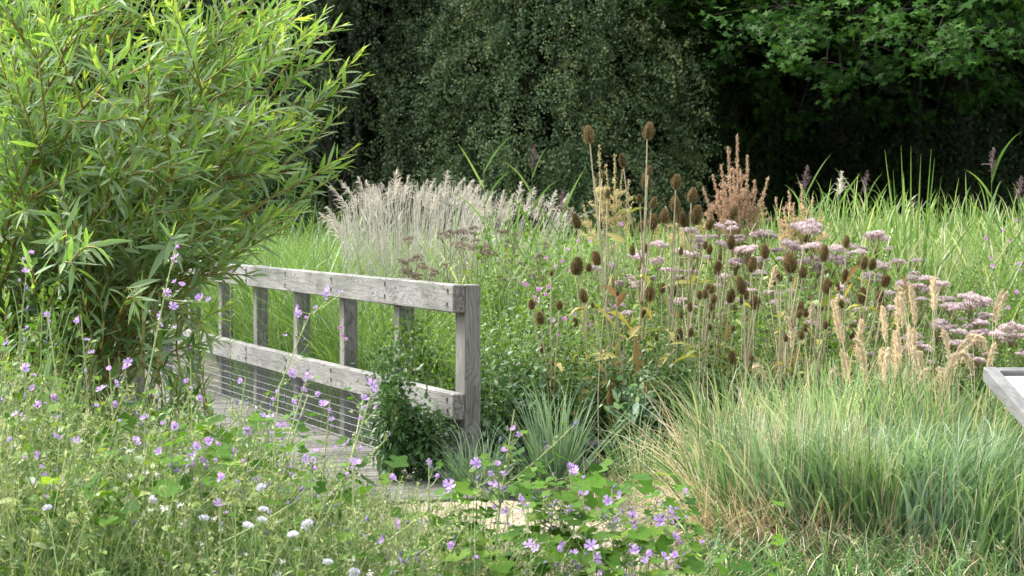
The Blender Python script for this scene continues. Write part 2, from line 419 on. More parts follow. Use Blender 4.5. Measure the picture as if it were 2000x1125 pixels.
M['mallow_bud'] = leafm('mallow_bud', [(.16, .11, .34), (.30, .21, .50), (.46, .30, .60)], trans=.25, rough=.6, spec=.15, tcol=(1, 1, 1))
M['scabious'] = leafm('scabious', [(.50, .46, .62), (.68, .65, .76), (.78, .77, .80)], trans=.3, rough=.8, spec=.1, tcol=(1, 1, 1))
M['teasel_head'] = leafm('teasel_head', [(.06, .04, .014), (.155, .11, .045), (.29, .225, .125), (.42, .355, .22)], [0, .35, .75, 1], trans=.12, rough=.8, spec=.1, tcol=(1, .9, .7))
M['teasel_stem'] = leafm('teasel_stem', [(.17, .135, .085), (.31, .27, .18), (.38, .37, .23)], trans=0, rough=.75, spec=.15)
M['teasel_bract'] = leafm('teasel_bract', [(.28, .24, .10), (.42, .38, .2)], trans=.2, rough=.7)
M['wither_leaf'] = leafm('wither_leaf', [(.19, .10, .045), (.31, .22, .085), (.27, .27, .06), (.14, .21, .05)], trans=.35, rough=.55, spec=.25, tcol=(1.1, 1, .7))
M['agrimony'] = leafm('agrimony', [(.22, .145, .13), (.43, .33, .325), (.59, .50, .50), (.73, .66, .65)], [0, .35, .7, 1], trans=.2, rough=.85, spec=.1, tcol=(1, 1, 1))
M['agrimony_old'] = leafm('agrimony_old', [(.07, .042, .03), (.17, .115, .09), (.29, .225, .19), (.44, .37, .33)], [0, .4, .75, 1], trans=.15, rough=.85, spec=.1, tcol=(1, 1, 1))
M['dock_orange'] = leafm('dock_orange', [(.33, .20, .13), (.48, .325, .22), (.56, .42, .30), (.5, .45, .25)], [0, .4, .8, 1], trans=.3, rough=.7, spec=.15, tcol=(1.1, 1, .9))
M['dock_yellow'] = leafm('dock_yellow', [(.36, .28, .13), (.46, .40, .21), (.44, .45, .22)], trans=.3, rough=.7, spec=.15, tcol=(1.1, 1, .9))
M['pink_petal'] = leafm('pink_petal', [(.36, .12, .34), (.55, .26, .52), (.66, .42, .62)], trans=.3, rough=.6, tcol=(1.1, 1, 1.1))
M['wood'] = woodm('weathered_wood', (.235, .232, .218), (.12, .117, .106))
M['wood_post'] = woodm('weathered_post', (.20, .195, .175), (.10, .095, .085), sx='z')
M['wood_end'] = plainm('end_grain', (.15, .14, .125), .9, noise=.5, nscale=45)
M['bolt'] = plainm('bolt_hole', (.02, .02, .02), .6)
M['wire'] = plainm('galvanised_wire', (.36, .37, .38), .45, metal=.6)
M['soil'] = plainm('soil', (.07, .055, .035), .95, noise=.5, nscale=3, col2=(.11, .11, .05))
M['gravel'] = gravelm('gravel')
# ================================================================== ground, path, boardwalk
def sheet(name, pts, z, mat, label):
    g = G(); v = [(x, y, z) for x, y in pts]
    g.add(v + [(np.mean([p[0] for p in pts]), np.mean([p[1] for p in pts]), z)], t=[(k, (k + 1) % len(pts), len(pts)) for k in range(len(pts))])
    o = g.build(name, mat, smooth=False); tag(o, label, None, None, 'structure'); return o

gg = G(); gg.add([(-300, -40, -.12), (300, -40, -.12), (300, 500, -.12), (-300, 500, -.12)], [(0, 1, 2, 3)])
tag(gg.build('ground', M['soil'], smooth=False), kind='structure')
# the near bank, a low earth sheet standing above the wet ground behind
bank = G()
rr = RG(5)
xs = np.linspace(-6, 8, 57); ys = np.linspace(2.5, 13.2, 44)
X, Y = np.meshgrid(xs, ys)
hn = .03 * np.sin(X * 2.1 + Y) * np.sin(Y * 1.7 - X * .6) + rr.normal(0, .006, X.shape)
edge = np.clip((13.1 - Y + .25 * np.sin(X * 1.3)) / .5, 0, 1)
Z = -.02 + hn * .6 - .12 * (1 - edge)
gi = np.arange(X.size).reshape(X.shape)
bank.add(np.stack([X, Y, Z], -1).reshape(-1, 3), np.stack([gi[:-1, :-1], gi[:-1, 1:], gi[1:, 1:], gi[1:, :-1]], -1).reshape(-1, 4))
tag(bank.build('bank_ground', M['soil']), kind='structure')
path = sheet('path', [(-1.9, 6.8), (-.5, 6.0), (.8, 6.2), (1.0, 8.2), (.82, 9.4), (.6, 10.4), (.3, 11.2), (-.2, 11.5), (-1.9, 11.2), (-2.3, 9.5)], .012, M['gravel'], None)
# loose stones on the path
rs = RG(11); st = G()
ico = [(0, 0, .6), (.9, 0, 0), (.28, .85, 0), (-.73, .53, 0), (-.73, -.53, 0), (.28, -.85, 0), (0, 0, -.6)]
stt = [(0, k, k % 5 + 1) for k in range(1, 6)] + [(6, k % 5 + 1, k) for k in range(1, 6)]
one = G(); one.add(ico, t=stt, tint=.5)
n = 2600
pp = np.stack([rs.uniform(-1.3, 1.8, n), rs.uniform(8.6, 11.1, n), np.full(n, .014)], -1)
st.put(one, pp, rs.uniform(0, 6, n), rs.uniform(.003, .009, (n, 1)) * rs.uniform(.7, 1.3, (n, 3)), dt=rs.uniform(-.5, .5, n))
M['stone'] = leafm('stone', [(.2, .155, .1), (.34, .28, .2), (.46, .42, .35)], trans=0, rough=.9, spec=.2)
tag(st.build('loose_gravel', M['stone'], smooth=False), 'loose pale beige gravel lying on the path', None, None, 'stuff')

# bridge frame: local x runs away along the bridge, local y points to the deck side
BD = np.array([-.3665, .9304]); BN = np.array([-.9304, -.3665]); BO = np.array([-.2529, 12.172])
BRZ = math.atan2(BD[1], BD[0])
bw = thing('boardwalk', 'weathered grey plank boardwalk leading behind the willow', 'boardwalk', (BO[0], BO[1], 0), BRZ)
def woodplank(name, base, dark):
    return woodm(name, base, dark, scale=1.6, bump=.5)
M['deck'] = woodm('deck_board', (.20, .193, .172), (.085, .08, .07), scale=1.5, bump=.6)
dk = G(); rr = RG(3)
x = -.74
while x < 13:
    wv = .118; bt = rr.uniform(.25, .75)
    for k in range(4):      # reeded face: each plank is four raised flutes
        box(dk, rr.uniform(-.02, .02), 1.86, x + k * wv / 4 + .003, x + (k + 1) * wv / 4 - .003, -.02, .028 + rr.uniform(-.002, .002), tint=np.clip(bt + rr.normal(0, .16), 0, 1), bev=.003)
    x += wv + .006
# planks were laid out with x across: swap axes so that they run across the bridge
dk.v = [np.stack([a[:, 1], a[:, 0], a[:, 2]], -1) for a in dk.v]; dk.q = [a[:, ::-1] for a in dk.q]; dk.t = [a[:, ::-1] for a in dk.t]
do = dk.build('deck_planks', M['deck'], bw, smooth=False)
M['deck'].node_tree.nodes['Mapping'].inputs['Rotation'].default_value = (0, 0, PI / 2)
jo = G()
for yy in (.1, .92, 1.7): box(jo, -.7, 13, yy, yy + .06, -.16, -.021, bev=.003)
jo.build('bearer', M['wood_post'], bw, smooth=False)

def railing(label, ox, oy, side, nposts, start=0, group=None, mesh=True, xlen=9.4):
    """timber railing: posts, two rails bolted on the deck side, welded wire below"""
    t = thing('bridge_railing', label, 'railing', (ox, oy, 0), BRZ, group)
    s = side
    def yb(g, x0, x1, y0, y1, z0, z1, **k):
        a, b = sorted((y0 * s, y1 * s)); box(g, x0, x1, a, b, z0, z1, **k)
    rj = RG(17 + int(side))
    for k in range(nposts):
        g = G(); cx = k * 1.227
        yb(g, cx - .0575, cx + (.108 if k == 0 else .0575), -.05 + rj.uniform(-.004, .004), .05, -.5, 1.186 + rj.uniform(-.006, .003), bev=.006, tint=rj.uniform(.35, .65))
        g.build('post', M['wood_post'], t, smooth=False)
    # each rail is two lengths butted at a joint
    for z0, z1, nm in ((1.022, 1.190, 'top_rail'), (.388, .545, 'lower_rail')):
        for x0, x1 in ((-.0605, 4.88), (4.889, xlen)):
            g = G(); yb(g, x0, x1, .0515, .126, z0, z1, bev=.007)
            o = g.build(nm, M['wood'], t, smooth=False)
        # dark sawn end of the near length
        g = G(); yb(g, -.0632, -.0606, .058, .1195, z0 + .007, z1 - .007)
        g.build('end_grain', M['wood_end'], t, smooth=False)
        for k in range(nposts):
            for dz in (.045, z1 - z0 - .045):
                dxs = (-.012, .03) if (k % 2 == 1 and nm == 'lower_rail') else (.012,)
                for dx in dxs:
                    g = G(); a = np.arange(12) / 12 * 2 * PI; r = .0165
                    cx, cz = k * 1.227 + dx + rj.uniform(-.008, .008) + (.02 if k == 0 else 0), z0 + dz + rj.uniform(-.006, .006)
                    yy = (.1275) * s
                    ring = [(cx + r * math.cos(q), yy, cz + r * 1.15 * math.sin(q)) for q in a]
                    back = [(cx + r * math.cos(q), .1245 * s, cz + r * 1.15 * math.sin(q)) for q in a]
                    g.add(ring + back + [(cx, yy, cz)], [(i, (i + 1) % 12, 12 + (i + 1) % 12, 12 + i) for i in range(12)], [(i, (i + 1) % 12, 24) for i in range(12)])
                    g.build('bolt_hole', M['bolt'], t)  # flat black disc stands in for the shade inside the hole
        for k in range(13):      # drying checks: black slivers standing in for the shade in short upright slits
            g = G(); cx, cz, hh = rj.uniform(.1, xlen - .3), rj.uniform(z0 + .03, z1 - .045), rj.uniform(.008, .022)
            yb(g, cx, cx + rj.uniform(.004, .009), .1245, .1272, cz, cz + hh)
            g.build('nail_slit', M['bolt'], t, smooth=False)
    if mesh:
        g = G()
        for z in np.arange(.045, .42, .052):
            tube(g, [(-.05, .0605 * s, z), (xlen * .5, .0605 * s, z + .002), (xlen, .0605 * s, z)], .0017, 4)
        xs = np.arange(-.045, xlen, .0254); n = len(xs)
        c = np.array([(-.0012, 0), (0, -.0012), (.0012, 0), (0, .0012)])
        v = np.stack([np.stack([xs[:, None] + c[None, :, 0], .0575 * s + c[None, :, 1] + 0 * xs[:, None], np.full((n, 4), zz)], -1) for zz in (.03, .42)], 1).reshape(-1, 3)
        q = np.array([(j, (j + 1) % 4, 4 + (j + 1) % 4, 4 + j) for j in range(4)])
        g.add(v, (q[None] + (np.arange(n) * 8)[:, None, None]).reshape(-1, 4))
        g.build('wire_mesh', M['wire'], t)
    return t
railing('grey timber bridge railing with two rails and wire mesh, ending in the open', BO[0], BO[1], 1, 8)
LO = np.array([-2.21, 12.0])
railing('second grey timber railing almost hidden inside the willow, only post tops showing', LO[0], LO[1], -1, 7, xlen=8.2)

# ================================================================== lectern panel at the edge of the frame
lt = thing('lectern_sign', 'low grey timber framed lectern sign with pale blank panel standing in the tall grass', 'sign', (2.116, 9.2, 0))
TL = math.atan2(.185, 1.0)
def lbox(nm, x0, x1, y0, y1, z0, z1, mat, bev=.004):
    """board laid in the tilted plane: y runs towards the camera down the slope"""
    g = G(); box(g, x0, x1, y0, y1, z0, z1, bev=bev)
    v = g.v[0]; yy, zz = v[:, 1].copy(), v[:, 2].copy()
    v[:, 1] = -(yy * math.cos(TL) + zz * math.sin(TL) * 1); v[:, 2] = .905 - yy * math.sin(TL) + zz * math.cos(TL)
    g.q = [a[:, ::-1] for a in g.q]; g.t = [a[:, ::-1] for a in g.t]
    return g.build(nm, mat, lt, smooth=False)
M['lectern_wood'] = woodm('lectern_wood', (.165, .165, .16), (.10, .10, .097), bump=.2, ring=.22)
M['lectern_wood_y'] = woodm('lectern_wood_side', (.165, .165, .16), (.10, .10, .097), bump=.2, ring=.22)
M['lectern_wood_y'].node_tree.nodes['Mapping'].inputs['Rotation'].default_value = (0, 0, PI / 2)
M['panel'] = plainm('panel_face', (.58, .55, .48), .5, noise=.05, nscale=9)
lbox('frame_rail', .062, 1.04, 0, .06, -.05, .012, M['lectern_wood'])
lbox('frame_rail', .062, 1.04, .74, .80, -.05, .012, M['lectern_wood'])
lbox('frame_stile', 0, .06, 0, .80, -.052, .014, M['lectern_wood_y'])
lbox('frame_stile', 1.042, 1.102, 0, .80, -.052, .014, M['lectern_wood_y'])
lbox('panel', .061, 1.041, .061, .739, -.03, -.012, M['panel'], 0)
for x in (.12, .93):
    g = G(); box(g, x, x + .075, -.44, -.365, -.3, .765, bev=.004); g.build('leg', M['wood_post'], lt, smooth=False)

# black timber edging by the water
eg = G(); pts = [(.05, 12.75, .03), (.5, 12.7, .035), (1.0, 12.62, .03), (1.5, 12.6, .03)]
for k, dz in enumerate((0, .11)):
    tube(eg, catmull(np.array(pts) + [0, .05 * k, dz], 5), .062, 10, cap=True)
M['black_timber'] = plainm('black_timber', (.014, .014, .018), .45, noise=.5, nscale=18, spec=.4)
tag(eg.build('timber_edging', M['black_timber']), 'black wet timber edging lying low behind the flowering mallows', 'edging')
# ================================================================== trees behind
def limb(g, pts, r0, r1, sides=7, n=6):
    c = catmull(pts, n); tube(g, c, np.linspace(r0, r1, len(c)), sides)
    return c

def weeping_tree(seed, label, cx, cy, rx, ry, h, nstrand, leaf=.055, group=None, zlow=.2, tint0=.45):
    """birch-like tree: leaning limbs, thin hanging twigs set with small leaves all over a dome that reaches the ground"""
    r = RG(seed)
    t = thing('birch_tree', label, 'tree', (cx, cy, -.1), 0, group)
    tr = G(); limb(tr, [(0, 0, 0), (.1, .05, 2), (-.08, .1, 4.5), (.05, 0, h * .8)], .17, .05)
    for k in range(10):
        a = r.uniform(0, 2 * PI); z0 = r.uniform(1.2, h * .7); L = r.uniform(.55, .95)
        limb(tr, [(0, 0, z0), (rx * .35 * math.cos(a) * L, ry * .35 * math.sin(a) * L, z0 + 1.0), (rx * .8 * math.cos(a) * L, ry * .8 * math.sin(a) * L, z0 + 1.2)], .055, .012, 5)
    tr.build('trunk', M['bark'], t)
    # clumps over the dome surface and inside
    nc = nstrand // 10
    dz = r.uniform(0, 1, nc) ** 1.15; a = r.uniform(0, 2 * PI, nc)
    a = np.where(r.random(nc) < .62, r.uniform(PI * 1.02, PI * 1.98, nc), a)      # twigs hang thickest towards the open side
    prof = np.sqrt(np.clip(1 - (np.clip(dz, .12, 1) - .12) ** 2.2, 0, 1)) * (1 + .17 * np.sin(a * 6 + seed) * np.sin(dz * 10))
    rad = prof * (1 - np.abs(r.normal(0, .2, nc)))
    cen = np.stack([rx * rad * np.cos(a), ry * rad * np.sin(a), zlow + dz * (h - zlow)], -1)
    tw, lf = G(), G()
    m = 10
    st = np.repeat(cen, m, 0) + r.normal(0, 1, (nc * m, 3)) * np.array([.22, .22, .3])
    ns = len(st); LL = r.uniform(.5, 1.25, ns)
    out = nrm(np.stack([np.cos(np.repeat(a, m)), np.sin(np.repeat(a, m)), 0 * LL], -1) + r.normal(0, .5, (ns, 3)))
    ct = np.repeat(np.clip(r.normal(tint0, .17, nc) + .14 * np.sin(a * 7) * np.sin(dz * 13), 0, .9), m)
    nl = 30
    s = np.linspace(.03, 1, nl)[None, :, None]
    dropz = r.uniform(.1, .6, ns)[:, None, None]
    pos = st[:, None] + out[:, None] * (LL[:, None, None] * .5 * s ** .7) + np.array([0, 0, -1.]) * (LL[:, None, None] * s ** 1.5 * dropz)
    pos = pos + r.normal(0, .04, pos.shape)
    pos[..., 2] = np.maximum(pos[..., 2], .08)
    b = pos.reshape(-1, 3); k = len(b)
    d = nrm(r.normal(0, 1, (k, 3)) + np.array([0, 0, -.8])); nv = nrm(r.normal(0, .7, (k, 3)) + np.array([0, -.35, .75]))
    lt_ = np.clip(np.repeat(ct, nl) + r.normal(0, .15, k) + np.where(r.random(k) < .012, .5, 0), 0, 1)
    leaves(lf, b, d, nv, leaf * r.uniform(.75, 1.3, k), leaf * .75 * r.uniform(.8, 1.2, k), DIAM, 0, lt_)
    sel = r.random(ns) < .35
    for i in np.nonzero(sel)[0][:700]:
        tube(lf, pos[i, ::7], np.linspace(.006, .002, len(pos[i, ::7])), 3, mat=1)
    for k in range(26):     # bare dark limbs that show between the twigs
        aa = r.uniform(PI, 2 * PI); z = r.uniform(.8, 5.5); q = .92
        p0 = np.array([rx * .3 * math.cos(aa), ry * .3 * math.sin(aa), z - .4]); p1 = np.array([rx * q * math.cos(aa + .2), ry * q * math.sin(aa + .2), z + r.uniform(-.6, .5)])
        tube(lf, bez(p0, (p0 + p1) / 2 + [0, 0, .35], p1), np.linspace(.03, .008, 8), 4, mat=1)
    lf.build('crown', [M['birch_leaf'], M['bark']], t)
    return t

weeping_tree(21, 'small leaved weeping birch with a silvery green edge, in front of the dark plane tree', .95, 38.5, 2.45, 2.3, 8.2, 4200, group='birch trees behind the reeds', tint0=.52)
weeping_tree(22, 'darker weeping birch half hidden behind the tips of the willow', -3.6, 40.5, 2.9, 2.4, 8.8, 3200, group='birch trees behind the reeds', tint0=.38)

def plane_tree(seed, label, x, y, sprays, roof, group):
    """broad tree with lobed leaves held in flat layered sprays"""
    r = RG(seed)
    t = thing('plane_tree', label, 'tree', (x, y, -.1), 0, group)
    tr = G(); limb(tr, [(0, 0, 0), (.1, 0, 2.5), (0, .1, 5), (.2, 0, 8)], .34, .16, 9)
    o = np.array([x, y, -.1])
    lf = G()
    for (px, py, d, sx, sz, n) in sprays:
        if seed == 41: d += 3.6
        c = P(px, py, d) - o
        root = np.array([0, 0, min(7.5, max(2.6, c[2] + 1.2))])
        limb(tr, [root, root * .4 + c * .6 + [0, 0, .5], c + [0, .3, .12]], .05, .012, 5)
        m = max(3, n // 14)
        tips = c + r.normal(0, 1, (m, 3)) * np.array([sx, .55, sz])
        for q in tips: tube(tr, bez(c + [0, .3, .1], (c + q) / 2 + [0, 0, .12], q, 5), np.linspace(.012, .004, 5), 3)
        b = np.repeat(tips, n // m, 0); k = len(b)
        b = b + r.normal(0, 1, (k, 3)) * np.array([.17, .17, .07])
        d_ = nrm(r.normal(0, 1, (k, 3)) * [1, 1, .35] + np.array([0, -.45, -.35])); nv = nrm(r.normal(0, .42, (k, 3)) + np.array([0, -.5, .8]))
        S = r.uniform(.13, .22, k)
        leaves(lf, b, d_, nv, S, S * r.uniform(.9, 1.1, k), MAPLE, .12, np.clip(r.normal(.5, .22) + r.normal(0, .18, k), 0, 1))
    # the rest of the crown above, out to its edge
    (X0, X1, Y0, Y1, Z0, Z1, n) = roof
    b = np.stack([r.uniform(X0, X1, n), r.uniform(Y0, Y1, n), Z0 + (Z1 - Z0) * r.random(n) ** 1.3], -1) - o
    b[:, 2] += .35 * np.sin(b[:, 0] * 1.3) * np.cos(b[:, 1])
    S = r.uniform(.3, .5, n)
    leaves(lf, b, nrm(r.normal(0, 1, (n, 3)) * [1, 1, .3]), nrm(r.normal(0, .35, (n, 3)) + [0, 0, 1]), S, S, MAPLE, .1, r.uniform(0, .6, n))
    lf.build('crown', M['plane_leaf'], t)
    tr.build('trunk', M['bark'], t)
    return t

rr = RG(31)
M['shade_leaf'] = leafm('shade_leaf', [(.008, .018, .006), (.018, .034, .010), (.03, .055, .016)], trans=.15, rough=.6, spec=.12)  # leaf colours darkened to stand in for the dim light under the trees
spA = [(1350, 70, 36.5, .55, .16, 70), (1330, 20, 36, .5, .15, 60), (1375, 35, 35, .4, .14, 60), (1400, 95, 35, .5, .15, 80), (1350, 130, 37, .45, .16, 60), (1390, 190, 37, .4, .12, 60), (1440, 215, 38, .35, .15, 50),
       (1365, 250, 37, .35, .14, 50), (1395, 235, 36.5, .3, .1, 40), (1340, 320, 38, .4, .2, 60), (1370, 300, 38.5, .4, .2, 60), (1350, 205, 38, .4, .2, 60), (1420, 330, 38.5, .4, .2, 70), (1450, 280, 39, .4, .2, 70), (1480, 200, 38, .4, .2, 70), (1400, 280, 38, .4, .2, 70), (1420, 150, 37.5, .4, .16, 50), (1450, 60, 36, .5, .16, 70), (1335, 275, 38, .3, .2, 50), (1350, 360, 38.5, .4, .15, 50)]
spB = [(1490, 50, 34, .5, .14, 90), (1520, 75, 33.5, .5, .13, 90), (1560, 60, 33, .5, .14, 100), (1580, 95, 32.5, .45, .12, 90), (1540, 20, 34, .6, .16, 90), (1620, 130, 33, .42, .12, 80), (1650, 158, 33.2, .28, .09, 60), (1690, 140, 33.6, .3, .1, 50), (1625, 40, 34, .5, .15, 80),
       (1690, 95, 34.5, .4, .12, 60), (1510, 110, 36, .5, .15, 60), (1490, 150, 37, .4, .15, 40), (1740, 190, 37, .5, .12, 30), (1440, 120, 36.5, .4, .15, 50)]
spC = [(1740, 55, 33, .45, .13, 90), (1790, 25, 33, .5, .14, 90), (1800, 95, 32.5, .4, .11, 80), (1840, 70, 32, .45, .13, 100), (1860, 110, 32.2, .4, .12, 90), (1835, 120, 33, .25, .08, 50), (1880, 20, 33.5, .5, .14, 90), (1925, 110, 33, .4, .11, 60), (1960, 60, 33.5, .5, .14, 80),
       (1990, 85, 32.5, .35, .11, 70), (1985, 15, 34, .5, .14, 80), (1910, 60, 34.5, .4, .14, 60), (1770, 120, 35, .4, .12, 50), (2040, 70, 33, .4, .12, 60), (1690, 30, 34, .5, .15, 80), (1945, 150, 36, .5, .12, 30)]
def filler(r, x0, x1, n):
    low = [(r.uniform(x0, x1), r.uniform(110, 235), r.uniform(38, 40.5), .6, .2, 50) for _ in range(n // 2)]
    return low + [(r.uniform(x0, x1), r.uniform(-70, 95) if r.random() < .7 else r.uniform(-60, 20), r.uniform(34.5, 39), .6, .18, 80) for _ in range(n)]
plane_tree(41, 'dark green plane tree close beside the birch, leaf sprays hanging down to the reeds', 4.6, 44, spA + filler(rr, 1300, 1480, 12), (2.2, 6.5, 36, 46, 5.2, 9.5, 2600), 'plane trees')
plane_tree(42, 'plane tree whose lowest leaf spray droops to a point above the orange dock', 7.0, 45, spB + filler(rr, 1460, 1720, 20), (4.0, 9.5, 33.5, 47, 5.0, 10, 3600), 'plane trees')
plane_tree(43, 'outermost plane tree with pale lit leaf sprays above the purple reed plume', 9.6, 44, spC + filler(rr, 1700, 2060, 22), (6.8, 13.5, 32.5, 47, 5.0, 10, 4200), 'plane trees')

# evergreen understorey shrubs in the shade below
def shade_shrub(seed, label, px, py, d, rx, rz, n, leaf, name='evergreen_shrub'):
    r = RG(seed); c = P(px, py, d)
    t = thing(name, label, 'shrub', (c[0], c[1], -.1), 0, 'shrubs in the shade under the trees')
    h = c[2] + .1
    g = G(); b = rdir(r, n) * (r.random((n, 1)) ** .4) * np.array([rx, rx * .8, h + rz]) * (1 + .2 * r.normal(0, 1, (n, 1)))
    b[:, 2] = np.abs(b[:, 2]); 
    leaves(g, b, nrm(r.normal(0, 1, (n, 3)) + [0, 0, -.4]), nrm(r.normal(0, .6, (n, 3)) + [0, -.4, .7]), leaf * r.uniform(.7, 1.3, n), leaf * .5, OVATE, .2, r.uniform(0, .8, n))
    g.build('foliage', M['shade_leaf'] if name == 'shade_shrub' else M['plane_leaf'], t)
    s = G()
    for k in range(7):
        a = r.uniform(0, 2 * PI); tube(s, bez((0, 0, 0), (.2 * math.cos(a), .2 * math.sin(a), h * .5), (rx * .7 * math.cos(a), rx * .6 * math.sin(a), h * .9)), np.linspace(.03, .008, 8), 5)
    s.build('stem', M['bark'], t)
shade_shrub(51, 'glossy evergreen shrub in deep shade behind the orange dock', 1510, 290, 42, .9, .5, 2600, .11)
shade_shrub(52, 'dim low shrub in the darkest shade under the plane trees', 1760, 330, 44, 1.5, .4, 2200, .1)
for i, (px, py, d, rx, lab) in enumerate([(1420, 300, 40.5, 1.0, 'dark leafy shrub filling the gap between birch and plane trees'), (1600, 190, 42.5, 1.6, 'shade darkened shrub behind the orange dock, second of the shaded row'), (1700, 230, 41.5, 1.3, 'dim shrub under the drooping leaf spray'), (1850, 165, 41.2, 1.8, 'tall dim shrub behind the sword shaped leaves'), (1930, 300, 39.5, 1.3, 'dim shrub behind the open purple plume'), (2010, 175, 42, 1.6, 'tall dim shrub at the edge of the view')]):
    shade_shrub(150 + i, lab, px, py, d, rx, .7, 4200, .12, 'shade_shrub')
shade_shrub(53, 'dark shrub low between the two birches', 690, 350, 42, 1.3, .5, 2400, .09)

# the wood behind: one dark mass, closed overhead by an unseen leaf roof laid to block sky light
r = RG(61); g = G(); n = 80000
b = np.stack([r.uniform(-16, 24, n), 49 + 3.5 * r.random(n), r.uniform(-.1, 13, n)], -1)
S = r.uniform(.35, .7, n)
leaves(g, b, rdir(r, n), nrm(r.normal(0, .5, (n, 3)) + [0, -.8, .5]), S, S * .8, OVATE, .1, r.random(n))
n = 16000
b = np.stack([r.uniform(-13, 19, n), r.uniform(37.5, 50, n), 8.6 + 2.2 * r.random(n)], -1); S = r.uniform(.45, .8, n)
leaves(g, b, rdir(r, n, -.2, .2), nrm(r.normal(0, .3, (n, 3)) + [0, 0, 1]), S, S, OVATE, .1, r.random(n))
for k in range(46):
    x = r.uniform(-15, 22); y = r.uniform(46, 50); lean = r.normal(0, .3)
    tube(g, [(x, y, -.1), (x + lean * .4, y, 4), (x + lean, y, 9)], [.16, .13, .1], 6, tint=.1)
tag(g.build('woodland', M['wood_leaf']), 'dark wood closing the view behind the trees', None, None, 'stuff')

# a sapling hedge of mixed leaves on the far side, left, behind the willow
shade_shrub(54, 'broad shadowed shrub behind the willow', 250, 330, 34, 2.4, .6, 5200, .1)
shade_shrub(55, 'shadowed shrub behind the pale reed tuft, under the darker birch', 560, 350, 34, .9, .2, 1800, .08)

# ================================================================== willow
def shoot_leaves(g, sg, pts, r, spacing=.021, L0=.115, tipyellow=True, age_shade=.45, wid=.15, start=.08):
    """one leafy shoot: leaves alternate along it, larger in the middle, young and yellow at the tip"""
    pts = np.asarray(pts); seg = np.linalg.norm(np.diff(pts, axis=0), axis=1); tot = seg.sum(); cum = np.concatenate([[0], np.cumsum(seg)])
    n = max(4, int(tot * (1 - start) / spacing)); s = np.linspace(start, 1, n)
    pos = np.stack([np.interp(s * tot, cum, pts[:, i]) for i in range(3)], -1)
    tan = nrm(np.gradient(pos, axis=0))
    ph = np.arange(n) * 2.399 + r.uniform(0, 6)
    ref = nrm(np.cross(tan, np.array([.13, .21, .97]))); ref2 = np.cross(tan, ref)
    rad = ref * np.cos(ph)[:, None] + ref2 * np.sin(ph)[:, None]
    op = np.radians(np.interp(s, [0, .7, 1], [52, 40, 14]) + r.normal(0, 9, n))[:, None]
    d = nrm(tan * np.cos(op) + rad * np.sin(op) + r.normal(0, .12, (n, 3)))
    nv = nrm(tan * 1.0 - rad * .3 + np.array([0, 0, .9]) + r.normal(0, .7, (n, 3)))
    L = L0 * np.interp(s, [0, .25, .75, .93, 1], [.75, 1.05, 1, .66, .42]) * r.uniform(.78, 1.18, n)
    tint = np.interp(s, [0, .55, .86, 1], [age_shade - .1, age_shade, age_shade + .14, .95 if tipyellow else .72]) + r.normal(0, .11, n)
    leaves(g, pos, d, nv, L, L * wid * r.uniform(.8, 1.2, n), LANCE2, r.uniform(-.10, .24, n), np.clip(tint, 0, 1))
    tube(sg, pts, np.linspace(.0055, .0018, len(pts)), 4, tint=.5)

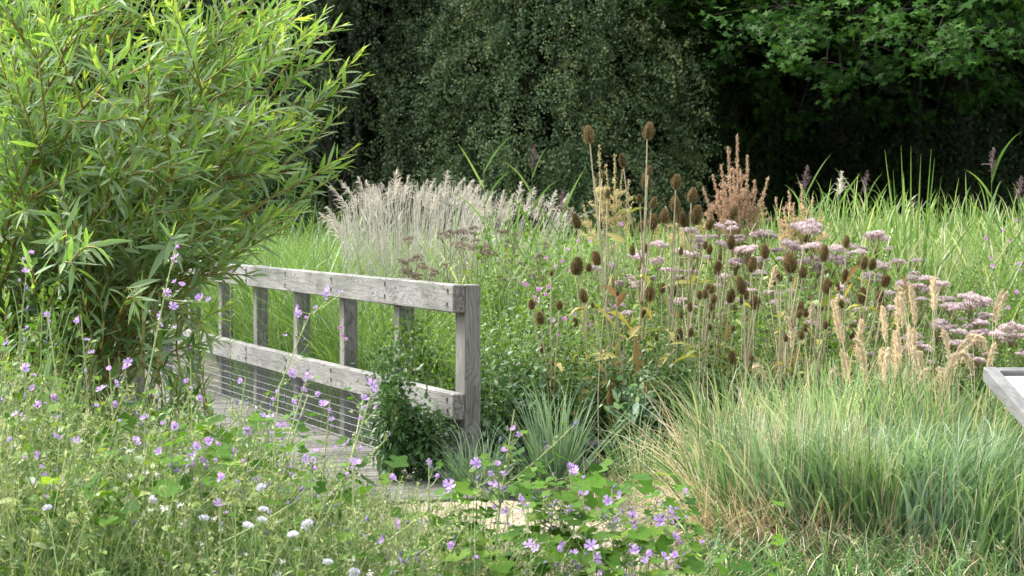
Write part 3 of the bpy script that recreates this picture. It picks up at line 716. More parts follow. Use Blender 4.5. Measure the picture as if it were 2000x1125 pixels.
def willow():
    r = RG(77)
    base = np.array([-2.45, 10.2, -.02])
    t = thing('willow_shrub', 'large bright green willow with long narrow leaves, leaning over the end of the bridge', 'willow', tuple(base))
    # main limbs: (px, py, depth) of the limb end, spread like a fan
    ends = [(-60, 30, 10.4), (20, -60, 10.6), (70, 90, 9.3), (120, -80, 10.2), (180, 20, 9.6), (230, -90, 10.6), (290, -20, 10.0), (330, 70, 9.5), (380, -70, 10.6), (420, 60, 10.2), (470, 20, 10.5), (520, 120, 10.2),
            (500, 200, 9.8), (545, 230, 10.6), (470, 290, 9.7), (400, 170, 9.3), (300, 200, 9.0), (200, 170, 8.9), (110, 230, 9.1), (20, 200, 9.3), (-40, 330, 9.6), (420, 350, 9.6), (340, 330, 9.0), (230, 340, 8.9), (520, 330, 10.4), (60, 380, 9.2), (400, 440, 9.5), (150, 440, 8.9), (330, 480, 9.0), (40, 60, 10.8), (100, 30, 10.9), (-30, 120, 10.2), (160, -20, 10.9), (560, 90, 11), (450, 110, 10.9)]
    for i, (px, py, d) in enumerate(ends):
        e = P(px, py, d) - base
        b0 = np.array([r.uniform(-.35, .35), r.uniform(-.3, .3), 0])
        hgt = max(e[2], .5)
        ctl = np.array([b0[0] + e[0] * .22 + r.normal(0, .08), b0[1] + e[1] * .3, hgt * .68])
        pts = bez(b0, ctl, e, 14)
        pts[1:-1] += r.normal(0, .012, (12, 3))
        sg, lg = G(), G()
        tube(sg, pts, np.linspace(.017, .0045, 14), 6, tint=np.linspace(.35, .75, 14))
        L = np.linalg.norm(np.diff(pts, axis=0), axis=1).sum()
        ns = int(6 + L * 6.2)
        for k in range(ns):
            s = r.uniform(.22, 1.0) ** .8; f = s * 13; j = min(int(f), 12); q = pts[j] * (1 - f + j) + pts[j + 1] * (f - j)
            tan = nrm(pts[j + 1] - pts[j])
            side = nrm(rdir(r, 1)[0] + np.array([.25, -.2, .45])); side = nrm(side - tan * np.dot(side, tan))
            ang = math.radians(r.uniform(22, 52)); dv = tan * math.cos(ang) + side * math.sin(ang)
            sl_ = r.uniform(.28, .62) * (1.15 - .3 * s)
            end = q + dv * sl_ + np.array([0, 0, .10 * sl_ * r.uniform(-.9, 1.8)])
            mid = q + dv * sl_ * .5 + np.array([0, 0, .05 * sl_])
            wz = (q + base)[2]
            shoot_leaves(lg, sg, bez(q, mid, end, 7), r, wid=.15, L0=r.uniform(.105, .15), age_shade=.36 + .17 * min(1, max(0, (wz - .5) / 1.6)) + r.normal(0, .05))  # leaf tint darkened towards the foot to stand in for the willow's self-shadowing
        shoot_leaves(lg, sg, pts[8:], r, L0=.115, age_shade=.5)
        bo = sg.build('branch', M['willow_stem'], t)
        lg.build('leaves', M['willow_leaf'], bo)
    # long arching shoots that stand clear against the dark trees
    tips = [((420, 190), (540, 140), (635, 22), 10.0), ((400, 160), (480, 110), (560, -10), 9.9), ((500, 330), (600, 220), (708, 98), 10.3), ((480, 250), (560, 190), (600, 95), 10.1), ((540, 330), (610, 290), (665, 215), 10.4),
            ((500, 400), (610, 350), (690, 290), 10.0), ((540, 420), (600, 380), (655, 345), 10.3), ((470, 470), (560, 430), (592, 410), 9.8), ((380, 130), (440, 60), (470, -30), 10.2), ((520, 300), (590, 240), (640, 165), 10.5), ((440, 230), (500, 160), (545, 60), 10.1),
            ((430, 520), (520, 460), (560, 445), 9.7), ((360, 560), (450, 470), (560, 410), 9.6), ((330, 600), (430, 520), (525, 440), 9.4), ((360, 540), (430, 530), (500, 540), 9.6), ((300, 570), (370, 590), (415, 670), 9.3), ((290, 600), (350, 600), (390, 640), 9.5), ((545, 250), (640, 190), (712, 150), 10.3), ((560, 130), (610, 70), (668, 50), 10.1), ((540, 380), (620, 330), (680, 325), 10.2), ((520, 200), (590, 120), (650, 118), 10.4), ((520, 240), (570, 200), (600, 190), 10.0)]
    for a, b, c, d in tips:
        sg, lg = G(), G()
        pts = bez(P(*a, d) - base, P(*b, d - .05) - base, P(*c, d - .1) - base, 12)
        shoot_leaves(lg, sg, pts, r, spacing=.019, L0=.128, age_shade=.52, start=.02)
        root = np.array([r.uniform(-.3, .3), 0, .3]); tube(sg, bez(root, (root + pts[0]) / 2 + [-.12, 0, .3], pts[0], 8), np.linspace(.014, .005, 8), 5, tint=.6)
        bo = sg.build('branch', M['willow_stem'], t); lg.build('leaves', M['willow_leaf'], bo)
    # upright young shoots and low drooping ones at its foot, tinted darker to carry the shade
    sg, lg = G(), G()
    for k in range(80):
        sg, lg = G(), G()
        px = r.uniform(-60, 385); py = r.uniform(560, 730) + 40 * (px > 300); d = r.uniform(8.8, 10.4)
        a = P(px + r.normal(0, 25), py + r.uniform(110, 210), d) - base; c = P(px, py, d) - base
        if a[2] < 0: a[2] = 0.
        shoot_leaves(lg, sg, bez(a, (a + c) / 2 + r.normal(0, .06, 3), c, 7), r, spacing=.026, L0=.125, age_shade=.3)
        bo = sg.build('branch', M['willow_stem'], t); lg.build('leaves', M['willow_leaf'], bo)
    for (px, py, d) in [(150, 470, 8.5), (165, 500, 8.4), (140, 520, 8.45), (90, 560, 8.4), (60, 740, 8.2), (110, 745, 8.15), (260, 600, 8.5), (270, 560, 8.5)]:
        sg, lg = G(), G(); a = P(px - 25, py + 10, d) - base; c = P(px + r.uniform(-30, 50), py + r.uniform(-70, 60), d - .1) - base
        shoot_leaves(lg, sg, bez(a, (a + c) / 2 + [0, 0, .08], c, 6), r, spacing=.018, L0=.15, age_shade=.55)
        bo = sg.build('branch', M['willow_stem'], t); lg.build('leaves', M['willow_leaf'], bo)
    # thick dark foot
    fg = G()
    for k in range(9):
        a = r.uniform(0, 2 * PI); tube(fg, bez((.3 * math.cos(a), .3 * math.sin(a), -.05), (.35 * math.cos(a), .3 * math.sin(a), .4), (.7 * math.cos(a), .5 * math.sin(a), 1.0)), np.linspace(.035, .015, 8), 6)
    fg.build('trunk', M['bark'], t)
willow()
# ================================================================== plant shapes used many times
def stem_leafy(r, h, npair, L, W, T=OVATE, lmat=0, smat=1, lean=.1, opp=True, tint=(.3, .7), droop=.3, z0=.08, top=1.0):
    """upright herb: stem with leaves in pairs, each pair turned a quarter; mat 0 leaf, mat 1 stem"""
    g = G(); a = r.uniform(0, 2 * PI); c = bez((0, 0, 0), (0, 0, h * .55), (lean * h * math.cos(a), lean * h * math.sin(a), h), 7)
    tube(g, c, np.linspace(.0032, .0014, 7), 3, tint=.4, mat=smat)
    s = np.linspace(z0, top, npair); i = np.clip((s * 6).astype(int), 0, 5); f = s * 6 - i
    p = c[i] * (1 - f)[:, None] + c[i + 1] * f[:, None]
    ph = np.arange(npair) * (PI / 2 if opp else 2.4) + r.uniform(0, 6)
    for k in ((0, PI) if opp else (0,)):
        el = r.uniform(.0, .6, npair) + .5 * s
        d = np.stack([np.cos(ph + k) * np.cos(el), np.sin(ph + k) * np.cos(el), np.sin(el)], -1)
        sc = np.interp(s, [0, .35, .8, 1], [.75, 1.1, .8, .4]) * r.uniform(.8, 1.2, npair)
        leaves(g, p, d, np.array([0, 0, 1.]) + r.normal(0, .25, (npair, 3)), L * sc, W * sc, T, droop, r.uniform(*tint, npair), mat=lmat)
    return g

def weed_stem(r, h, nb=6, pods=10, lean=.15, pod=.006, leafy=6, podmat=1):
    """thin branched stem with small pods on fine pedicels and a few narrow leaves; mat 0 stem/leaf, podmat pods"""
    g = G(); a = r.uniform(0, 2 * PI)
    c = bez((0, 0, 0), (r.normal(0, .03), r.normal(0, .03), h * .5), (lean * h * math.cos(a), lean * h * math.sin(a), h), 7)
    tube(g, c, np.linspace(.0034, .0014, 7), 3, tint=r.uniform(.3, .8))
    if leafy:
        s = r.uniform(.05, .75, leafy); i = np.clip((s * 6).astype(int), 0, 5); p = c[i]
        d = rdir(r, leafy, 0, .7)
        leaves(g, p, d, np.array([0, 0, 1.]) + r.normal(0, .4, (leafy, 3)), r.uniform(.04, .10, leafy), r.uniform(.012, .03, leafy), OVATE, .4, r.uniform(.1, .6, leafy))
    for b in range(nb):
        s = r.uniform(.35, 1.0); i = min(int(s * 6), 5); q = c[i] * (1 - s * 6 + i) + c[i + 1] * (s * 6 - i)
        d = rdir(r, 1, .25, .9)[0]; l = r.uniform(.08, .24) * (1.2 - .6 * s)
        e = bez(q, q + d * l * .5, q + d * l + [0, 0, .04], 5)
        tube(g, e, np.linspace(.0014, .0007, 5), 3, tint=r.uniform(.3, .9))
        u = r.uniform(.2, 1, pods); j = np.clip((u * 4).astype(int), 0, 3); pp = e[j] * (1 - u * 4 + j)[:, None] + e[j + 1] * (u * 4 - j)[:, None]
        dd = rdir(r, pods, .1, 1); pl = r.uniform(.006, .018, pods)
        leaves(g, pp, dd, rdir(r, pods), pl + pod * 1.5, pod * .8, LANCE, 0, r.random(pods), mat=podmat)
    return g

def grass_seed(r, h, lean=.2, panicle=.10, n=26, mat=0):
    g = G(); a = r.uniform(0, 2 * PI)
    c = bez((0, 0, 0), (0, 0, h * .6), (lean * h * math.cos(a), lean * h * math.sin(a), h), 8)
    tube(g, c, np.linspace(.0016, .0007, 8), 3, tint=r.uniform(.4, .9), mat=mat)
    s = r.uniform(1 - panicle / h, 1, n); i = np.clip((s * 7).astype(int), 0, 6); p = c[i] * (1 - s * 7 + i)[:, None] + c[i + 1] * (s * 7 - i)[:, None]
    t = nrm(c[-1] - c[-2]); d = nrm(t + r.normal(0, .45, (n, 3)))
    leaves(g, p, d, rdir(r, n), r.uniform(.008, .02, n), .0035, LANCE, .2, r.uniform(.5, 1, n), mat=mat)
    return g

def put_mix(g, r, variants, pos, s0=.8, s1=1.2, tilt=.12, dt=.12, hscale=None):
    n = len(pos); v = r.integers(0, len(variants), n)
    sc = r.uniform(s0, s1, n) if hscale is None else hscale
    for k, va in enumerate(variants):
        m = v == k
        if m.any(): g.put(va, pos[m], r.uniform(0, 2 * PI, m.sum()), sc[m][:, None], r.normal(0, tilt, m.sum()), r.normal(0, dt, m.sum()))

def ground_z(Y):
    return np.where(np.asarray(Y) < 12.9, -.03, -.13)

def pxy(r, n, x0, x1, y0, y1):
    """ground points, even over the ground between two distances, inside a wedge of view"""
    Y = np.sqrt(r.uniform(y0 ** 2, y1 ** 2, n)); px = r.uniform(x0, x1, n)
    return px, np.stack([(px - 1000) / F * Y, Y, ground_z(Y)], -1)

def along(p):
    """bridge coordinates of ground points: distance along, distance to the deck side"""
    d = p[:, :2] - BO
    return d @ BD, d @ BN
def off_bridge(p, m=.0):
    a, b = along(p); return ~((a > -.78) & (b > .06 - m) & (b < 1.95 + m))

# ================================================================== reed bed and grass beyond the bridge (stuff)
def reed_stem(r, h, nl=8, L=.34, W=.015, tint=(.15, .8)):
    g = G(); a0 = r.uniform(0, 2 * PI); c = bez((0, 0, 0), (0, 0, h * .6), (.06 * h * math.cos(a0), .06 * h * math.sin(a0), h), 6)
    tube(g, c, np.linspace(.0035, .0016, 6), 3, tint=r.uniform(.5, .95))
    s = np.linspace(.25, .99, nl); p = np.stack([np.interp(s, np.linspace(0, 1, 6), c[:, i]) for i in range(3)], -1)
    az = a0 + np.arange(nl) * PI + r.normal(0, .5, nl)
    lean = np.interp(s, [0, .9, 1], [.75, .45, .12]) + r.normal(0, .12, nl)
    blades(g, p, az, L * np.interp(s, [.2, .5, 1], [.8, 1.15, .8]) * r.uniform(.8, 1.2, nl), lean, r.uniform(.0, .9, nl), W * r.uniform(.7, 1.2, nl), np.clip(r.uniform(*tint, nl) + r.choice([0, 0, 0, .35], nl), 0, 1), 6, twist=r.normal(0, .9, nl), tiptint=.18)
    return g

def top_env(px, pts):
    return np.interp(px, [p[0] for p in pts], [p[1] for p in pts])

r = RG(101); g = G()
rv = [reed_stem(r, r.uniform(1.35, 1.7), int(r.integers(6, 10))) for _ in range(14)]
# reeds over the far right and thinner across the middle; height follows the wet ground
n = 2600
px, pos = pxy(r, n, 880, 2120, 15.2, 24)
env = top_env(px, [(1000, 455), (1150, 470), (1400, 460), (1560, 425), (1700, 412), (1860, 425), (2100, 405)]) + r.exponential(50, n) + 22
h = (CAMZ - (env - HOR) / F * pos[:, 1]) + .13
keep = (r.random(n) < np.interp(px, [880, 1000, 1500, 1620, 2000], [.12, .35, .4, .8, .8]))
put_mix(g, r, rv, pos[keep], tilt=.09, hscale=(h[keep] / 1.55))
tag(g.build('reed_bed', M['reed_leaf']), 'bed of green reeds with pale tips in front of the dark trees', None, None, 'stuff')

r = RG(102); g = G()
n = 9500
px, pos = pxy(r, n, 440, 1010, 13.5, 24)
a_, b_ = along(pos); k = (b_ < -.25)
px, pos = px[k], pos[k]; n = len(px)
env = np.interp(pos[:, 1], [13.5, 15.5, 17, 20, 24], [610, 522, 482, 455, 440]) + 14 * np.sin(px / 60) + r.exponential(40, n) - np.where(px < 650, 25, 0)
h = np.clip(CAMZ - (env - HOR) / F * pos[:, 1] + .13, .3, 1.7) 
blades(g, pos, r.uniform(0, 2 * PI, n), h * r.uniform(1.0, 1.35, n), r.uniform(.02, .35, n), r.uniform(.5, 2.0, n), r.uniform(.008, .018, n), np.clip(r.normal(.5, .2, n), 0, 1), 7, twist=r.normal(0, .8, n))
# grass and herbs under the right-hand reeds
n = 6500
px, pos = pxy(r, n, 960, 2120, 13.8, 21)
env = np.interp(pos[:, 1], [13.8, 15, 17, 21], [690, 600, 500, 425]) + 18 * np.sin(px / 70) + r.exponential(40, n)
h = np.clip(CAMZ - (env - HOR) / F * pos[:, 1] + .13, .25, 1.7)
blades(g, pos, r.uniform(0, 2 * PI, n), h * r.uniform(.9, 1.25, n), r.uniform(.02, .35, n), r.uniform(.3, 1.7, n), r.uniform(.007, .015, n), np.clip(r.normal(.55, .22, n), 0, 1), 6, twist=r.normal(0, .8, n))
tag(g.build('wet_grass', M['grass_leaf']), 'arching bright green grass behind the railing', None, None, 'stuff')

# far reeds so that the wet ground is closed off under the trees
r = RG(103); g = G(); n = 5200
px, pos = pxy(r, n, 380, 2150, 24, 34)
env = top_env(px, [(380, 430), (640, 440), (1500, 415), (2150, 385)]) + r.exponential(14, n)
h = np.clip(CAMZ - (env - HOR) / F * pos[:, 1] + .13, .3, 2.2)
blades(g, pos, r.uniform(0, 2 * PI, n), h, r.uniform(.02, .2, n), r.uniform(.1, 1.2, n), r.uniform(.02, .04, n), np.clip(r.normal(.45, .2, n), 0, 1), 5, twist=r.normal(0, .8, n))
tag(g.build('far_reeds', M['reed_leaf']), 'far band of reeds along the foot of the trees', None, None, 'stuff')

# leafy ground cover through the middle (nettles, willowherb, mint) as one mass
r = RG(104); g = G()
hv = [stem_leafy(r, r.uniform(.7, 1.0), int(r.integers(12, 18)), r.uniform(.05, .085), r.uniform(.02, .034), OVATE if i % 2 else LANCE2, tint=(.15, .85), lean=.12) for i in range(12)]
n = 2600
px, pos = pxy(r, n, 935, 2080, 13.0, 17.5)
env = np.interp(pos[:, 1], [13, 14, 15.5, 17.5], [690, 600, 530, 470]) + 20 * np.sin(px / 90) + r.exponential(45, n) + np.where(px > 1750, 25, 0) - np.where((px > 1140) & (px < 1690) & (pos[:, 1] < 14.2), 52, 0)
h = np.clip(CAMZ - (env - HOR) / F * pos[:, 1] + .13, .25, 1.6)
put_mix(g, r, hv, pos, tilt=.1, hscale=h / .85)
# and between the railing posts
n = 500
px, pos = pxy(r, n, 690, 960, 12.6, 15)
a_, b_ = along(pos); k = b_ < -.2; pos = pos[k]; n = len(pos)
put_mix(g, r, hv, pos, tilt=.12, hscale=r.uniform(.6, 1.15, n))
tag(g.build('undergrowth', [M['herb_leaf'], M['mallow_stem']]), 'mixed green undergrowth between the railing and the reeds', None, None, 'stuff')

# leafy mass right of the near post, its shade put into darker leaf colour
r = RG(105); g = G()
dv = [stem_leafy(r, r.uniform(.6, .85), int(r.integers(11, 16)), r.uniform(.06, .09), r.uniform(.026, .04), OVATE, tint=(.1, .9), lean=.15) for i in range(10)]
n = 620
px, pos = pxy(r, n, 925, 1420, 12.75, 14)
env = top_env(px, [(925, 700), (1000, 640), (1100, 690), (1250, 660), (1420, 690)]) + r.exponential(55, n)
h = np.clip(CAMZ - (env - HOR) / F * pos[:, 1] + .1, .15, 1.2)
put_mix(g, r, dv, pos, tilt=.12, hscale=h / .75)
tag(g.build('shaded_undergrowth', [M['dark_herb'], M['mallow_stem']]), 'darker nettle-like undergrowth beside the end post', None, None, 'stuff')

# ================================================================== foreground meadow on the left (stuff): fine stems, pods, small leaves
ENV = [(-80, 700), (0, 745), (60, 735), (110, 770), (200, 800), (300, 815), (380, 830), (450, 840), (520, 890), (560, 945), (620, 945), (680, 955), (760, 965), (830, 985), (880, 1015), (960, 1045), (1050, 1090)]
r = RG(106)
wv = [weed_stem(r, r.uniform(.75, 1.0), int(r.integers(3, 7)), int(r.integers(3, 7)), leafy=int(r.integers(8, 16)), pod=r.choice([.004, .006, .0075])) for _ in range(16)]
gs = [grass_seed(r, r.uniform(.7, .95)) for _ in range(8)]
lv = [stem_leafy(r, r.uniform(.5, .8), int(r.integers(8, 14)), r.uniform(.05, .085), r.uniform(.02, .038), LANCE2 if i % 2 else OVATE, tint=(.3, 1), lean=.2) for i in range(8)]
def meadow_pos(r, n, y0, y1, x0=-80, x1=1000, jit=60, off=0):
    px, pos = pxy(r, n, x0, x1, y0, y1)
    env = top_env(px, ENV) + off + r.exponential(jit, n) - 12 + np.clip(7.7 - pos[:, 1], 0, 2) * 105
    h = CAMZ - (env - HOR) / F * pos[:, 1] + .03
    k = (h > .12) & off_bridge(pos, .02)
    return pos[k], h[k]
g = G()
pos, h = meadow_pos(r, 1500, 6.2, 9.4); put_mix(g, r, wv, pos, tilt=.14, dt=.2, hscale=h / .9)
pos, h = meadow_pos(r, 700, 6.2, 8.8, off=20); put_mix(g, r, gs, pos, tilt=.2, dt=.2, hscale=h / .8)
tag(g.build('meadow_stems', [M['weed'], M['seedpod']]), 'tangle of fine seeding stems in the meadow before the willow', None, None, 'stuff')
g = G()
pos, h = meadow_pos(r, 620, 6.4, 9.6, off=30); put_mix(g, r, lv, pos, tilt=.15, dt=.15, hscale=h / .65)
pos, h = meadow_pos(r, 3800, 6.0, 9.6, off=110, jit=70)
n = len(pos); blades(g, pos, r.uniform(0, 2 * PI, n), h * r.uniform(.9, 1.3, n), r.uniform(.05, .4, n), r.uniform(.2, 1.3, n), r.uniform(.003, .008, n), np.clip(r.normal(.5, .22, n), 0, 1), 5, twist=r.normal(0, .9, n))
tag(g.build('meadow_grass', [M['herb_leaf'], M['mallow_stem']]), 'low grass and small leaves filling the meadow', None, None, 'stuff')
# dry stems and small pale fluff
g = G()
fl = G(); n = 26; leaves(fl, r.normal(0, .003, (n, 3)), rdir(r, n), rdir(r, n), .007, .003, LANCE, 0, r.random(n))
pos, h = meadow_pos(r, 190, 6.3, 8.6, x0=250, x1=860, off=25, jit=70)
top = pos + np.stack([0 * h, 0 * h, h], -1)
for q, e in zip(pos, top): tube(g, bez(q, (q + e) / 2 + r.normal(0, .04, 3), e, 5), np.linspace(.0016, .0008, 5), 3, tint=.2, mat=1)
g.put(fl, top, r.uniform(0, 6, len(top)), r.uniform(.7, 1.5, len(top))[:, None])
tag(g.build('meadow_fluff', [M['white_fluff'], M['weed']]), 'small pale seed fluff on thin meadow stems', None, None, 'stuff')
# thin weeds veiling the near end of the boardwalk
g = G(); px, pos = pxy(r, 760, 400, 1060, 6.4, 8.8)
h = CAMZ - (top_env(px, [(400, 840), (560, 895), (700, 925), (900, 985), (1060, 1030)]) + r.exponential(55, len(px)) - HOR) / F * pos[:, 1]
k = h > .15; put_mix(g, r, wv, pos[k], tilt=.15, dt=.2, hscale=h[k] / .9)
tag(g.build('veil_weeds', [M['weed'], M['seedpod']]), 'thin seeding weeds veiling the near planks', None, None, 'stuff')
# low mixed growth in front of the tussocks
g = G(); px, pos = pxy(r, 1300, 1330, 2080, 8.4, 9.5); n = len(px)
blades(g, pos, r.uniform(0, 6.3, n), r.uniform(.12, .45, n), r.uniform(.1, .7, n), r.uniform(.3, 1.8, n), r.uniform(.005, .012, n), np.clip(r.normal(.35, .22, n), 0, 1), 5, side=r.normal(0, .8, n), mat=(0))
k = r.random(n) < .35; m = int(k.sum())
blades(g, pos[k] + r.normal(0, .04, (m, 3)) * [1, 1, 0], r.uniform(0, 6.3, m), r.uniform(.1, .4, m), r.uniform(.2, 1.1, m), r.uniform(.3, 2, m), r.uniform(.004, .008, m), r.uniform(.3, 1, m), 5, side=r.normal(0, .8, m), mat=1)
k = r.random(n) < .05; m = int(k.sum()); put_mix(g, r, [(v[0], v[1], v[2], v[3], v[4] * 0, v[5] * 0) for v in (q.arrays() for q in lv)], pos[k], tilt=.2, hscale=r.uniform(.25, .5, m))
tag(g.build('bank_grass', [M['tussock'], M['straw']]), 'low grass and straw in front of the tussocks', None, None, 'stuff')
# pale dead stems tangled through the teasels and agrimony
g = G(); px, pos = pxy(r, 110, 1130, 1800, 12.6, 14.4); n = len(px)
h = np.clip(CAMZ - (r.uniform(470, 720, n) - HOR) / F * pos[:, 1], .4, 1.6)
for q, hh in zip(pos, h):
    a = r.uniform(0, 2 * PI); l = r.uniform(.05, .45) * hh; e = q + [math.cos(a) * l, math.sin(a) * l * .5, hh]
    tube(g, bez(q, (q + e) / 2 + [r.normal(0, .05), 0, .08], e, 7), np.linspace(.0032, .0013, 7), 4, tint=r.uniform(.2, 1))
    if r.random() < .5: tube(g, bez(e * .4 + q * .6, (e + q) / 2 + [r.normal(0, .1), 0, .1], e + [r.normal(0, .12), 0, r.uniform(-.15, .05)], 5), np.linspace(.002, .001, 5), 3, tint=r.uniform(.2, 1))
m = 420; i = r.integers(0, n, m); p = pos[i] + np.stack([r.normal(0, .06, m), r.normal(0, .06, m), h[i] * r.uniform(.3, .95, m)], -1)
leaves(g, p, nrm(r.normal(0, 1, (m, 3)) + [0, 0, -.5]), rdir(r, m), r.uniform(.06, .16, m), r.uniform(.012, .03, m), LANCE2, .5, r.random(m), mat=1)
tag(g.build('dead_stems', [M['teasel_stem'], M['wither_leaf']]), 'pale dead stems tangled among the teasels', None, None, 'stuff')
# leaf litter and low plants on the bank, right of the path
g = G(); n = 1500
pos = np.stack([r.uniform(-.2, 3.2, n), r.uniform(9.0, 12.6, n), np.full(n, -.02)], -1)
k = (pos[:, 0] > 1.25 - .45 * (pos[:, 1] - 9.6)) & off_bridge(pos, .1); pos = pos[k]; n = len(pos)
blades(g, pos, r.uniform(0, 6.3, n), r.uniform(.08, .3, n), r.uniform(.2, .9, n), r.uniform(.2, 1.2, n), r.uniform(.004, .009, n), np.clip(r.normal(.5, .3, n), 0, 1), 4, twist=r.normal(0, .9, n))
tag(g.build('dry_litter', M['straw']), 'dry straw litter at the path edge', None, None, 'stuff')
# ================================================================== teasels
def teasel_head(seed):
    """egg shaped bristly head, 1 unit tall, with curved bracts at its base"""
    r = RG(seed); g = G()
    nu, nv = 12, 14; V, Q = [], []
    for i in range(nu + 1):
        s = i / nu; z = s; rad = .27 * math.sin(PI * min(1, (s * .94 + .035))) ** .62 * (1.04 - .16 * s)
        for j in range(nv): V.append((rad * math.cos(2 * PI * j / nv), rad * math.sin(2 * PI * j / nv), z))
    for i in range(nu):
        for j in range(nv): Q.append((i * nv + j, i * nv + (j + 1) % nv, (i + 1) * nv + (j + 1) % nv, (i + 1) * nv + j))
    g.add(V, Q, tint=.12)
    n = 950; s = r.uniform(.02, 1.0, n); a = r.uniform(0, 2 * PI, n)
    rad = .27 * np.sin(PI * np.minimum(1, s * .94 + .035)) ** .62 * (1.04 - .16 * s)
    p = np.stack([rad * np.cos(a), rad * np.sin(a), s], -1)
    d = nrm(np.stack([np.cos(a), np.sin(a), .25 + 1.6 * (s - .35)], -1) + r.normal(0, .15, (n, 3)))
    L = r.uniform(.07, .13, n)
    leaves(g, p, d, rdir(r, n), L, .022, LANCE, 0, np.clip(r.normal(.5, .2, n) + .12 * (s - .5), 0, 1))
    k = int(r.integers(7, 10)); a = np.arange(k) / k * 2 * PI + r.normal(0, .15, k)
    for q in a:
        l = r.uniform(.6, 1.15); o = np.array([math.cos(q), math.sin(q), 0])
        c = bez(o * .1, o * (.42 * l) + [0, 0, -.04], o * (.34 + .12 * l) + [0, 0, .62 * l], 7)
        tube(g, c, np.linspace(.016, .004, 7), 3, tint=.5, mat=1)
    return g.mesh('seed_head', [M['teasel_head'], M['teasel_bract']])
THEADS = [teasel_head(200 + k) for k in range(9)]

HEADS = [(1152, 262, 34), (1264, 254, 34), (1218, 311, 27), (1176, 340, 15), (1266, 332, 18), (1264, 354, 32), (1186, 378, 18), (1250, 386, 17), (1272, 395, 23), (1320, 354, 28), (1350, 380, 28),
 (1318, 397, 28), (1326, 420, 30), (1336, 428, 28), (1358, 419, 37), (1298, 421, 28), (1272, 433, 30), (1251, 441, 23), (1383, 436, 22), (1430, 414, 28), (1427, 472, 27), (1129, 430, 30), (1168, 503, 28), (1124, 519, 34),
 (1262, 483, 20), (1236, 488, 20), (1377, 478, 16), (1385, 486, 20), (1401, 517, 23), (1402, 528, 18), (1268, 573, 28), (1292, 562, 21), (1314, 566, 23), (1142, 577, 27), (1367, 575, 18), (1378, 573, 18), (1388, 564, 18), (1393, 583, 18),
 (1452, 557, 34), (1425, 577, 27), (1455, 575, 18), (1467, 516, 30), (1494, 490, 28), (1471, 589, 28), (1039, 593, 20), (1093, 595, 18), (1056, 620, 25), (1055, 678, 20), (1122, 629, 18), (1348, 598, 20), (1389, 597, 18), (1376, 628, 15), (1387, 638, 13), (1325, 651, 23),
 (1282, 658, 13), (1431, 697, 27), (1546, 512, 40), (1567, 531, 22), (1512, 548, 17), (1608, 494, 32), (1651, 471, 23), (1686, 513, 25), (1702, 515, 23), (1650, 537, 23), (1726, 546, 25), (1661, 554, 9), (1614, 557, 31), (1682, 576, 32), (1716, 577, 23), (1722, 596, 21),
 (1557, 602, 30), (1604, 594, 23), (1573, 610, 17), (1542, 630, 21), (1612, 633, 17), (1565, 653, 18), (1535, 659, 15), (1680, 624, 21), (1664, 650, 23), (1591, 695, 15), (1532, 746, 29), (1693, 712, 23), (1471, 698, 15)]
# plants: (px of the stem foot, distance, px of the tallest part)
TPL = [(1085, 13.1, 1050, 'leaning teasel with small brown heads, nearest the end post of the railing'),
       (1160, 13.3, 1132, 'teasel with egg shaped heads standing apart beside the pink willowherb'),
       (1216, 13.2, 1165, 'tall teasel topped by a single head against the dark birch, its lower leaves withered'),
       (1230, 13.5, 1262, 'tallest straight teasel with several heads stacked up one stem'),
       (1300, 13.4, 1320, 'branching teasel with a crowd of dark heads between the two docks'),
       (1345, 13.6, 1356, 'teasel whose largest head stands before the orange dock'),
       (1350, 12.9, 1388, 'low teasel with a tight knot of small round heads'),
       (1370, 13.2, 1430, 'teasel with heads on a long stem slanting across the agrimony'),
       (1420, 13.0, 1462, 'teasel with two long heads amid the first agrimony umbels'),
       (1480, 12.8, 1548, 'slanting teasel carrying the longest head of all, amid pink agrimony'),
       (1560, 12.9, 1610, 'teasel with paired heads rising behind the feathery grass'),
       (1640, 13.1, 1652, 'slim teasel with pale stem and small heads among dense agrimony'),
       (1665, 12.9, 1700, 'last teasel in the row, its heads close beside the big agrimony umbels'),
       (1500, 12.4, 1535, 'short teasel with low heads sunk in the tussock grass')]
